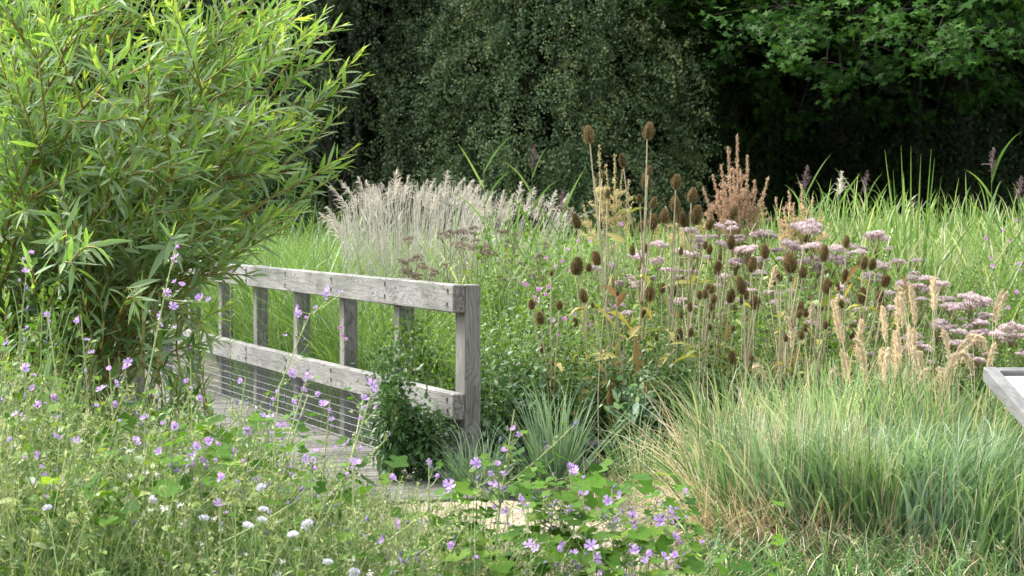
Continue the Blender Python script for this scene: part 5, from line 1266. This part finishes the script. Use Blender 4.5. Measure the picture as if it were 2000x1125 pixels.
# ================================================================== bush on the railing and other single plants
def bush(label, name, px, py, d, rx, ry, h, n, leaf, mat, seed, cat, shoots=14, T=OVATE):
    r = RG(seed); o = P(px, HOR, d); o[2] = -.03
    t = thing(name, label, cat, tuple(o), 0)
    sg, lg = G(), G()
    for k in range(shoots):
        a = r.uniform(0, 2 * PI); e = np.array([rx * math.cos(a) * r.uniform(.3, 1), ry * math.sin(a) * r.uniform(.3, 1), h * r.uniform(.55, 1.05)])
        c = bez((r.normal(0, .04), r.normal(0, .04), 0), e * [.3, .3, .8], e, 9); tube(sg, c, np.linspace(.005, .0018, 9), 4, tint=.3)
        m = n // shoots; s = r.uniform(.1, 1, m); i = np.clip((s * 8).astype(int), 0, 7); p = c[i] * (1 - s * 8 + i)[:, None] + c[i + 1] * (s * 8 - i)[:, None]
        p = p + r.normal(0, .045, (m, 3)); p[:, 2] = np.maximum(p[:, 2], .01)
        d_ = nrm(nrm(p - np.array([0, 0, h * .5])) + r.normal(0, .6, (m, 3))); S = leaf * r.uniform(.6, 1.25, m)
        leaves(lg, p, d_, np.array([0, -.2, 1.]) + r.normal(0, .4, (m, 3)), S, S * .5, T, r.uniform(.1, .6, m), np.clip(r.normal(.45, .22, m), 0, 1))
    sg.build('stem', M['mallow_stem'], t); lg.build('foliage', mat, t)
bush('dark leafy bush growing through the wire and over the lower rail', 'hedge_bush', 772, 700, 12.15, .16, .2, .80, 1700, .045, M['dark_herb'], 471, 'bush', 22)
bush('low dark bush under the lower rail in front of the end post', 'hedge_bush', 845, 760, 12.2, .2, .18, .46, 1700, .045, M['dark_herb'], 478, 'bush', 16)
bush('light green herb with fine foliage behind the lower rail beside the bush', 'leafy_herb', 815, 640, 13.1, .22, .2, 1.0, 1200, .04, M['herb_leaf'], 472, 'plant', 16, LANCE2)
bush('bushy herb with grey green oval leaves at the teasel feet', 'leafy_herb', 1240, 800, 12.75, .16, .15, .62, 420, .075, M['blue_tussock'], 473, 'plant', 10)
bush('dark nettle clump hugging the end post', 'leafy_herb', 965, 800, 12.6, .18, .15, .62, 800, .06, M['dark_herb'], 474, 'plant', 14)
bush('low bramble with broad leaves below the straw skirted tussock', 'bramble', 1430, 1080, 9.35, .22, .16, .16, 130, .06, M['mallow_leaf'], 475, 'plant', 10)
bush('green mint like herb standing in the gap between the tussocks', 'leafy_herb', 1655, 800, 11.6, .14, .12, .95, 600, .055, M['herb_leaf'], 476, 'plant', 9)
bush('small leaved herb with pink buds low in the willow', 'leafy_herb', 70, 480, 8.9, .25, .2, 1.42, 900, .04, M['herb_leaf'], 477, 'plant', 12)

# big withered dock leaves at the foot of the teasels
r = RG(480); o = P(1215, HOR, 12.85); o[2] = -.08
t = thing('withered_dock', 'withered dock with large yellow and brown hanging leaves under the teasels', 'dock', tuple(o), 0)
sg = G()
for (px, py, L, dx, dz, tn) in [(1125, 795, .2, -.5, .4, .45), (1140, 760, .18, .3, .8, .5), (1190, 560, .16, -.5, .8, .1), (1215, 575, .16, .35, .9, .05), (1170, 690, .22, -.9, .2, .6), (1240, 640, .2, .5, .8, .5), (1250, 700, .26, .2, -.8, .35), (1195, 780, .26, -.1, -1, .12), (1270, 760, .24, .5, .5, .7), (1290, 800, .22, .5, .6, .8), (1225, 830, .26, -.5, -.6, .2), (1150, 850, .18, .2, 1, .05), (1135, 840, .22, -.8, .5, .1), (1365, 760, .2, -.3, 1, .9), (1200, 460, .16, -.8, .5, .5), (1320, 860, .2, .6, .3, .25), (1300, 690, .2, .4, .9, .55)]:
    p = P(px, py, 12.85 + r.uniform(-.12, .2)) - o; g = G()
    p0 = p - np.array([dx, 0, dz]) / np.linalg.norm([dx, dz]) * L * .5
    leaves(g, p0[None], np.array([[dx, r.normal(0, .3), dz]]), np.array([[r.normal(0, .3), -1, .5]]), L, L * .26, LANCE2, r.uniform(.1, .5), tn)
    g.build('leaf', M['wither_leaf'], t)
    tube(sg, bez((r.normal(0, .05), 0, 0), (p0[0] * .5, p0[1] * .5, p0[2] * .6), p0, 7), np.linspace(.004, .002, 7), 4, tint=.4)
sg.build('stem', M['teasel_stem'], t)
# ================================================================== mallows
def petal_tmpl():
    us = [0, .3, .65, .9, 1.0]; hw = [.07, .15, .28, .32, .20]; v, q = [], []
    for k, (u, h) in enumerate(zip(us, hw)):
        v += [(u, -h, .14 * u * u), (u - (.13 if k == 4 else 0), 0, .10 * u * u), (u, h, .14 * u * u)]
    for k in range(4):
        a = k * 3; q += [(a, a + 1, a + 4, a + 3), (a + 1, a + 2, a + 5, a + 4)]
    return np.array(v, float), np.array(q), np.zeros((0, 3), int)
PETAL = petal_tmpl()
def mallow_flower(seed, cup):
    """five notched petals round a pale column, facing +z, one unit across when open"""
    r = RG(seed); g = G(); a = np.arange(5) / 5 * 2 * PI + r.normal(0, .07, 5)
    V, Q, T = PETAL
    for q in a:
        c = cup + r.normal(0, .12); L = .5 * r.uniform(.92, 1.08)
        d = np.array([math.cos(q) * math.cos(c), math.sin(q) * math.cos(c), math.sin(c)]); s = np.array([-math.sin(q), math.cos(q), 0]); u = np.cross(d, s)
        p = d * (V[:, :1] * L) + s * (V[:, 1:2] * L * 1.0) - u * (V[:, 2:] * L) * -1
        tint = np.interp(V[:, 0], [0, .3, 1], [.12, .5, .72]) + r.normal(0, .05)
        tint = tint - .12 * (np.abs(V[:, 1]) < .01)
        g.add(p, Q, tint=np.clip(tint, 0, 1))
    tube(g, [(0, 0, -.05), (0, 0, .1), (0, 0, .2)], [.02, .03, .035], 5, tint=.95)
    b = np.arange(5) / 5 * 2 * PI; leaves(g, np.zeros((5, 3)) + [0, 0, -.1], np.stack([np.cos(b), np.sin(b), .8 + 0 * b], -1), np.stack([-np.cos(b), -np.sin(b), 1 + 0 * b], -1), .22, .12, OVATE, 0, .5, mat=1)
    return g.mesh('flower', [M['mallow_petal'], M['mallow_leaf']])
MF = [mallow_flower(500 + k, c) for k, c in enumerate((.25, .35, .5, .7, .95, .4))]
def mallow_bud(seed):
    r = RG(seed); g = G()
    tube(g, [(0, 0, 0), (0, 0, .25), (.02, 0, .6), (.03, 0, 1)], [.09, .14, .13, .03], 6, tint=[.2, .4, .6, .8])
    b = np.arange(5) / 5 * 2 * PI; leaves(g, np.zeros((5, 3)), np.stack([np.cos(b), np.sin(b), 1.6 + 0 * b], -1), np.stack([-np.cos(b), -np.sin(b), 1 + 0 * b], -1), .4, .2, OVATE, 0, .5, mat=1)
    return g.mesh('bud', [M['mallow_bud'], M['mallow_leaf']])
BUD = mallow_bud(520)

MFL = [(59, 495), (50, 532), (92, 615), (12, 672), (154, 623), (170, 665), (344, 485), (342, 503), (342, 551), (325, 572), (355, 559), (338, 599), (314, 616), (391, 582), (250, 708), (216, 724), (226, 749), (197, 760), (226, 791), (67, 761), (47, 719), (73, 794), (103, 777), (366, 747), (389, 780),
 (474, 744), (570, 731), (601, 734), (593, 762), (545, 765), (633, 791), (648, 820), (540, 834), (484, 841), (534, 815), (551, 857), (676, 865), (516, 813), (409, 863), (383, 873), (595, 893), (618, 883), (726, 751), (729, 767), (711, 779), (30, 810), (73, 796), (284, 817), (341, 835), (112, 853), (151, 862), (76, 890), (89, 931), (124, 935), (66, 945), (98, 947),
 (311, 883), (382, 874), (379, 896), (361, 903), (400, 903), (409, 862), (430, 933), (610, 903), (690, 903), (425, 983), (261, 1027), (485, 840), (640, 565), (636, 578), (582, 613), (583, 600),
 (677, 867), (694, 905), (762, 935), (837, 902), (931, 906), (877, 949), (984, 919), (989, 883), (1005, 840), (973, 944), (981, 959), (989, 999), (1013, 978), (1110, 915), (1122, 920), (1116, 928), (1139, 967), (1117, 997), (1187, 979), (1213, 968), (1205, 1013), (1235, 1009), (1318, 1004), (1290, 1018), (1317, 1048), (1336, 963), (1094, 1061), (1155, 1066), (1165, 1091), (1295, 1088), (1320, 1089), (1341, 1102), (1240, 1075), (1034, 1064), (1046, 1072), (840, 995), (751, 1057), (774, 1025), (888, 1066), (1205, 1112), (530, 975), (560, 985), (570, 930), (455, 885), (500, 935), (180, 690), (265, 860), (20, 860)]
# (foot px, distance, top px, top py, lushness, label)
MPL = [(250, 7.6, 345, 470, .6, 'tallest mallow, its bare slanting stem topped by flowers against the willow'),
       (15, 7.9, 56, 488, .5, 'mallow at the outer edge with wind blown flowers against the dark willow'),
       (140, 7.7, 92, 605, .5, 'thin mallow with one flower under the drooping willow leaves'),
       (190, 7.5, 158, 615, .5, 'slender mallow with small blue buds in front of the dark willow foot'),
       (-15, 7.3, 10, 662, .5, 'mallow cut by the picture edge with one round lilac flower'),
       (70, 7.2, 45, 708, .6, 'short mallow with pink flowers low at the outer edge'),
       (236, 7.3, 212, 700, .7, 'upright mallow with a column of lilac flowers, below the old post'),
       (375, 7.4, 372, 700, .8, 'leafy mallow beside the far end of the wire mesh'),
       (455, 7.5, 606, 612, .6, 'long mallow stem slanting across the lower rail'),
       (440, 7.2, 480, 735, .6, 'mallow with flowers in front of the hidden bridge end'),
       (500, 7.0, 605, 725, .7, 'slanting mallow flowering before the lower rail'),
       (520, 7.1, 545, 760, .6, 'mallow with pale flowers halfway down the wire mesh'),
       (615, 6.9, 645, 780, .6, 'mallow before the wire mesh with three flowers'),
       (630, 6.9, 735, 742, .6, 'mallow leaning towards the dark bush on the rail'),
       (540, 6.8, 536, 808, .7, 'low mallow with open flowers at the deck edge'),
       (395, 6.7, 398, 855, .9, 'dense mallow with crowded flowers in the middle of the meadow'),
       (100, 6.7, 90, 880, .7, 'mallow with a blurred pink cluster low in the meadow'),
       (325, 6.7, 338, 828, .8, 'mallow with round leaves beside the crowded one'),
       (285, 6.8, 283, 808, .6, 'mallow with a single large flower beneath the willow foot'),
       (430, 6.4, 430, 925, .6, 'short mallow with violet withered flowers'),
       (600, 6.6, 605, 885, .5, 'small mallow in front of the boardwalk planks'),
       (690, 6.7, 690, 893, .5, 'mallow standing before the bare deck near the bush'),
       (150, 7.0, 140, 840, .6, 'mallow with two pink flowers in front of the straw coloured stems'),
       (760, 6.9, 762, 925, .6, 'mallow at the near corner of the deck'),
       (765, 6.6, 770, 1015, .5, 'low mallow beside the gravel'),
       (838, 7.2, 838, 895, .5, 'mallow with one pale flower and seedheads below the end post'),
       (885, 7.0, 882, 940, .7, 'mallow with soft seeding tops in front of the sedge mound'),
       (930, 7.3, 931, 898, .5, 'mallow with a ring of violet buds before the end post'),
       (960, 7.0, 1005, 800, .8, 'tall blurred mallow spike in front of the fanned sedge'),
       (1105, 7.2, 1117, 905, 1., 'mallow with a dense crown of flowers before the black timber'),
       (1150, 7.1, 1138, 955, 1.2, 'mallow with large bright leaves beside the crowned one'),
       (1200, 7.3, 1195, 955, .9, 'mallow with a bunch of lilac flowers above the gravel'),
       (1300, 7.3, 1305, 990, .9, 'mallow with the widest open flowers beside the straw skirt'),
       (1340, 7.5, 1336, 950, .8, 'mallow with one flower against the dry straw'),
       (1085, 6.8, 1094, 1050, 1., 'low mallow with a veined flower over bare gravel'),
       (1160, 6.7, 1160, 1055, .9, 'low mallow with a folded pink flower'),
       (1310, 6.9, 1318, 1070, .9, 'low mallow with several round flowers at the lower edge'),
       (1035, 6.8, 1040, 1050, 1., 'small flowered mallow half hidden by large leaves'),
       (885, 6.6, 888, 1055, 1., 'leafy mallow at the lower edge with violet buds'),
       (1230, 6.9, 1238, 1065, .8, 'low mallow with pale faded flowers on the gravel'),
       (1000, 7.0, 990, 985, 1.2, 'broad leaved mallow with flowers below its leaves')]
def mallows():
    r = RG(530); asg = [[] for _ in MPL]
    for f in MFL:
        def dist(i):
            fx, d, tx, ty, lu, _ = MPL[i]; s = (f[1] - ty) / 420.0
            if s < -.03: return 60 + abs(f[0] - tx) + (ty - f[1]) * 1.5
            return abs(f[0] - (tx + (fx - tx) * min(1, max(0, s)))) + .12 * max(0, f[1] - ty) + 4 * len(asg[i])
        asg[min(range(len(MPL)), key=dist)].append((f[0], f[1], 0))
    for i, q in enumerate(MPL):     # smaller and half open flowers near the listed ones
        for f in list(asg[i]):
            for k in range(int(r.integers(0, 3))): asg[i].append((f[0] + r.normal(0, 20), f[1] + abs(r.normal(0, 22)) + 4, 1))
    for (fx, d, tx, ty, lu, lab), fs in zip(MPL, asg):
        o = P(fx, HOR, d); o[2] = -.03
        t = thing('mallow', lab, 'mallow', tuple(o), 0, 'flowering mallows')
        sg, lg, bg_ = G(), G(), G()
        top = P(tx, ty, d) - o; lean = top[0]
        base = np.array([-(lean) * .5, r.normal(0, .04), 0.])
        main = bez(base, (base + top) / 2 + [-.12 * lean, 0, .08], top, 14)
        tube(sg, main, np.linspace(.0058, .002, 14), 5, tint=np.linspace(.3, .7, 14))
        br = [main]
        for k in range(int(2 + 3 * lu)):
            i = int(r.integers(3, 10)); a = r.uniform(0, 2 * PI); l = r.uniform(.15, .38)
            e = main[i] + np.array([math.cos(a) * l * .8, math.sin(a) * l * .8, l * r.uniform(.3, .9)])
            if e[2] > top[2] - .03: e[2] = top[2] - .05
            c = bez(main[i], (main[i] + e) / 2 + [0, 0, -.02], e, 8); tube(sg, c, np.linspace(.0032, .0015, 8), 4, tint=.5); br.append(c)
        for f in fs:
            dd = d + r.uniform(-.12, .08); p = P(f[0], f[1], dd) - o
            cc = main; i = int(np.argmin(np.linalg.norm(cc - p - [0, 0, -.05], axis=1))); q = cc[i]
            tube(sg, bez(q, (p + q) / 2 + [0, 0, -.015], p - [0, 0, .006], 5), .0011, 3, tint=.6)
            fc = nrm(np.array([r.normal(0, .6), -r.uniform(.15, 1.1), r.uniform(.1, 1.1)]))
            s = (r.uniform(.030, .050) if f[2] == 0 else r.uniform(.016, .034)) * (1.12 if f[0] > 850 else .84)
            h = link('flower', MF[int(r.integers(0, 6)) if f[2] == 0 else int(r.integers(2, 5))], t, tuple(p), 0, s)
            h.rotation_mode = 'QUATERNION'; h.rotation_quaternion = Vector(fc).to_track_quat('Z', 'Y') @ Matrix.Rotation(r.uniform(0, 6), 3, 'Z').to_quaternion()
        # leaves on long petioles, denser where the plant is lush
        for c in br:
            n = int((5 if c is main else 3) * (.5 + 1.2 * lu)) ; s = r.uniform(.12, .97, n)
            p = np.stack([np.interp(s, np.linspace(0, 1, len(c)), c[:, i]) for i in range(3)], -1)
            a = r.uniform(0, 2 * PI, n); l = r.uniform(.03, .085, n) * (.6 + .5 * lu)
            e = p + np.stack([np.cos(a) * l, np.sin(a) * l, l * r.uniform(.1, .8, n)], -1)
            for x, y in zip(p, e): tube(sg, np.stack([x, (x + y) / 2 + [0, 0, -.006], y]), .0011, 3, tint=.5)
            S = r.uniform(.028, .06, n) * (.62 + .55 * lu) * np.interp(s, [0, .6, 1], [1.2, 1, .6])
            leaves(lg, e, np.stack([np.cos(a), np.sin(a), r.uniform(-.5, .2, n)], -1), np.array([0, -.35, 1.]) + r.normal(0, .33, (n, 3)), S * 1.15, S * 1.2, ROUND5, .15, np.clip(r.normal(.5, .2, n), 0, 1))
            nb = int(r.integers(2, 6)); s = r.uniform(.45, 1, nb); p = np.stack([np.interp(s, np.linspace(0, 1, len(c)), c[:, i]) for i in range(3)], -1)
            p = p + r.normal(0, .014, (nb, 3)); 
            for x in p: link('bud', BUD, t, tuple(x), 0, r.uniform(.014, .028)).rotation_euler = (r.uniform(-.9, .9), r.uniform(-.9, .9), r.uniform(0, 6))
            # round green fruits along the stem
            nf = int(r.integers(6, 14)); s = r.uniform(.3, .95, nf); p = np.stack([np.interp(s, np.linspace(0, 1, len(c)), c[:, i]) for i in range(3)], -1) + r.normal(0, .012, (nf, 3))
            m = nf * 7; leaves(sg, np.repeat(p, 7, 0), rdir(r, m), rdir(r, m), .010, .007, OVATE, 0, r.uniform(.3, 1, m))
        sg.build('stem', M['mallow_stem'], t); lg.build('foliage', M['mallow_leaf'], t)
mallows()

# extra broad mallow leaves low over the gravel
r = RG(540)
for k, (px, py, d, n, sx, lab) in enumerate([(1060, 955, 7.4, 26, .13, 'low mallow rosette of big bright leaves above the sedge'), (930, 985, 7.3, 20, .11, 'low mallow rosette in front of the sedge mound'), (1180, 1060, 7.4, 20, .14, 'low mallow rosette spread over the gravel'), (1090, 1105, 6.9, 18, .12, 'dark leaved mallow rosette at the lower edge'),
       (1270, 1050, 7.6, 18, .12, 'low mallow rosette under the widest flowers'), (900, 1090, 6.8, 20, .12, 'low mallow rosette at the lower edge beside the meadow'), (1240, 960, 8.2, 22, .16, 'low mallow rosette against the black timber'), (345, 900, 6.9, 18, .11, 'mallow rosette of round leaves deep in the meadow'), (190, 985, 6.5, 14, .1, 'mallow rosette of hidden leaves in the meadow grass'), (1400, 1110, 8.4, 18, .16, 'low mallow rosette below the straw skirt'), (600, 985, 7.4, 12, .1, 'mallow rosette at the near edge of the deck'), (525, 850, 8.0, 14, .1, 'mallow rosette over the deck edge near the wire mesh'), (610, 905, 7.6, 12, .1, 'mallow rosette veiling the middle of the planks'), (705, 950, 7.4, 12, .1, 'mallow rosette veiling the last planks before the bush'), (440, 850, 7.5, 14, .1, 'mallow rosette where the planks vanish into the meadow'), (1010, 1060, 7.2, 14, .1, 'pale green mallow rosette with gravel on both sides')]):
    c = P(px, py, d); t = thing('mallow_rosette', lab, 'mallow', (c[0], c[1], -.03), 0, 'leafy mallow rosettes')
    h = c[2] + .03; lg, sg = G(), G()
    p = np.stack([r.normal(0, sx, n), r.normal(0, sx, n), h + r.normal(0, .045, n)], -1); p[:, 2] = np.maximum(p[:, 2], .04)
    for q in p: tube(sg, bez((q[0] * .15, q[1] * .15, 0), (q[0] * .4, q[1] * .4, q[2] * .8), q, 6), np.linspace(.0022, .0012, 6), 3, tint=.4)
    S = r.uniform(.055, .095, n); a = np.arctan2(p[:, 1], p[:, 0])
    leaves(lg, p, np.stack([np.cos(a), np.sin(a), r.uniform(-.5, .1, n)], -1), np.array([0, -.35, 1.]) + r.normal(0, .3, (n, 3)), S, S * 1.1, ROUND5, .2, np.clip(r.normal(.5, .22, n), 0, 1))
    lg.build('foliage', M['mallow_leaf'], t); sg.build('stem', M['mallow_stem'], t)

# ================================================================== scabious
def scab_head(seed, seedball=False):
    r = RG(seed); g = G()
    if seedball:
        n = 160; d = rdir(r, n, -.4, 1); leaves(g, d * .33, d + r.normal(0, .2, (n, 3)), rdir(r, n), .2, .10, OVATE, 0, r.uniform(.4, 1, n), mat=1)
    else:
        n = 150; q = np.sqrt(r.random(n)); a = r.uniform(0, 2 * PI, n)
        p = np.stack([.42 * q * np.cos(a), .42 * q * np.sin(a), .12 * (1 - q ** 2)], -1)
        leaves(g, p, np.stack([np.cos(a) * q, np.sin(a) * q, .9 - .55 * q], -1) + r.normal(0, .2, (n, 3)), rdir(r, n), .17, .09, OVATE, 0, r.random(n))
        b = np.arange(9) / 9 * 2 * PI; leaves(g, np.zeros((9, 3)), np.stack([np.cos(b), np.sin(b), -.1 + 0 * b], -1), [0, 0, 1.], .42, .12, LANCE, .2, .5, mat=1)
    return g.mesh('flower_head', [M['scabious'], M['weed']])
SB = [scab_head(550), scab_head(551)]; SS = [scab_head(552, True)]
r = RG(555)
SCL = [((600, 1025), 0, 'white scabious flower facing the gravel, largest of them'), ((572, 1044), 0, 'pale scabious flower just below the largest one'), ((298, 977), 0, 'single pale scabious flower in the middle of the meadow'), ((398, 1012), 0, 'pale scabious flower beside a green seed ball'), ((510, 952), 0, 'blurred white scabious flower near the deck planks'),
       ((514, 995), 0, 'upper scabious flower of a close pair'), ((511, 1015), 0, 'lower scabious flower of a close pair'), ((484, 1026), 0, 'pale lilac scabious leaning away from the pair'), ((692, 1119), 0, 'white scabious cut by the lower edge'), ((640, 1098), 0, 'faint lilac scabious low in the grass'), ((92, 992), 0, 'pale scabious low near the outer edge'),
       ((318, 955), 1, 'green scabious seed ball on a bent stem'), ((461, 950), 1, 'green scabious seed ball before the deck'), ((459, 982), 1, 'green scabious seed ball below another one'), ((384, 990), 1, 'green scabious seed ball beside the pale flower'), ((497, 970), 1, 'green scabious seed ball close to the blurred flower'), ((685, 1118), 1, 'green scabious seed ball at the lower edge'), ((140, 1010), 1, 'green scabious seed ball low in the grass'), ((545, 1060), 1, 'green scabious seed ball below the pale flowers')]
for (px, py), k, lab in SCL:
    d = r.uniform(5.5, 6.3); p = P(px, py, d); foot = np.array([p[0] + r.normal(0, .12), p[1] + r.normal(0, .12), -.03])
    t = thing('scabious', lab, 'scabious', tuple(foot), 0, 'scabious flowers and seed balls'); e = p - foot
    g = G(); c = bez((0, 0, 0), (r.normal(0, .05), r.normal(0, .05), e[2] * .6), e, 9); tube(g, c, np.linspace(.0022, .0012, 9), 4, tint=.45)
    n = 6; s = np.linspace(.1, .7, n); q = np.stack([np.interp(s, np.linspace(0, 1, 9), c[:, i]) for i in range(3)], -1)
    leaves(g, q, rdir(r, n, .1, .8), [0, 0, 1.], r.uniform(.04, .09, n), .012, LANCE2, .4, r.uniform(.1, .5, n)); g.build('stem', M['weed'], t)
    h = link('flower_head', (SS if k else SB)[int(r.integers(0, 1 if k else 2))], t, tuple(e), r.uniform(0, 6), r.uniform(.022, .030) if k else r.uniform(.026, .035))
    h.rotation_euler = (r.uniform(.25, .95), r.normal(0, .2), r.uniform(-.5, .5))

# ================================================================== small pink willowherbs and vetches
def pink_plant(label, px, d, top, fl, seed):
    r = RG(seed); o = P(px, HOR, d); o[2] = -.12
    t = thing('willowherb', label, 'flower', tuple(o), 0, 'pink willowherbs')
    T = P(px, top, d) - o; g = stem_leafy(r, T[2], 16, .075, .016, LANCE2, lean=.0, tint=(.2, .8)); g.build('stem', [M['herb_leaf'], M['mallow_stem']], t)
    sg = G()
    for (x, y) in fl:
        pg = G()
        p = P(x, y, d + r.uniform(-.1, .1)) - o; tube(sg, bez((0, 0, max(.1, p[2] - .12)), (p[0] * .4, p[1] * .4, p[2] - .06), p, 5), .0013, 3, tint=.5)
        a = np.arange(4) / 4 * 2 * PI + r.uniform(0, 3); f = nrm(np.array([r.normal(0, .5), -1, r.uniform(-.2, .6)])); u = nrm(np.cross(f, [0, 0, 1.])); v = np.cross(u, f)
        dv = u * np.cos(a)[:, None] + v * np.sin(a)[:, None] + f * .35; s = r.uniform(.014, .022)
        leaves(pg, np.repeat(p[None], 4, 0), dv, np.repeat(f[None], 4, 0), s, s * 1.0, OVATE, 0, r.uniform(.2, 1, 4))
        pg.build('flower', M['pink_petal'], t)
    sg.build('branch', M['mallow_stem'], t)
pink_plant('pink willowherb with the brightest blooms, beside the lone teasels', 1108, 14.2, 455, [(1108, 487), (1067, 503), (1112, 528), (1085, 520), (1098, 510), (1150, 470), (1213, 438), (1130, 470)], 561)
pink_plant('pink willowherb low behind the end post', 1040, 13.8, 545, [(1030, 556), (1052, 565), (1045, 580), (1050, 588), (1072, 560), (1065, 575), (1020, 552)], 562)
pink_plant('pink willowherb below the small teasel heads', 1100, 13.3, 600, [(1103, 622), (1082, 625), (1124, 614), (1154, 634), (1190, 620), (1097, 765), (1090, 655)], 563)
pink_plant('tall pink willowherb in the reeds near the outer edge', 1940, 15.2, 430, [(1936, 505), (1938, 520), (1993, 527), (1960, 450), (1985, 430), (1970, 470), (1925, 465), (1990, 515)], 564)
pink_plant('pink willowherb behind the railing posts', 672, 14.4, 605, [(668, 655), (676, 662), (664, 640), (690, 600), (752, 590), (760, 680)], 565)
pink_plant('magenta vetch flowering in front of the top rail by the willow', 450, 12.6, 520, [(452, 533), (458, 537), (447, 540), (455, 528)], 566)
pink_plant('pink willowherb above the lectern beside the agrimony', 1990, 14.6, 600, [(1995, 687), (1970, 600), (1985, 570), (1960, 640)], 567)
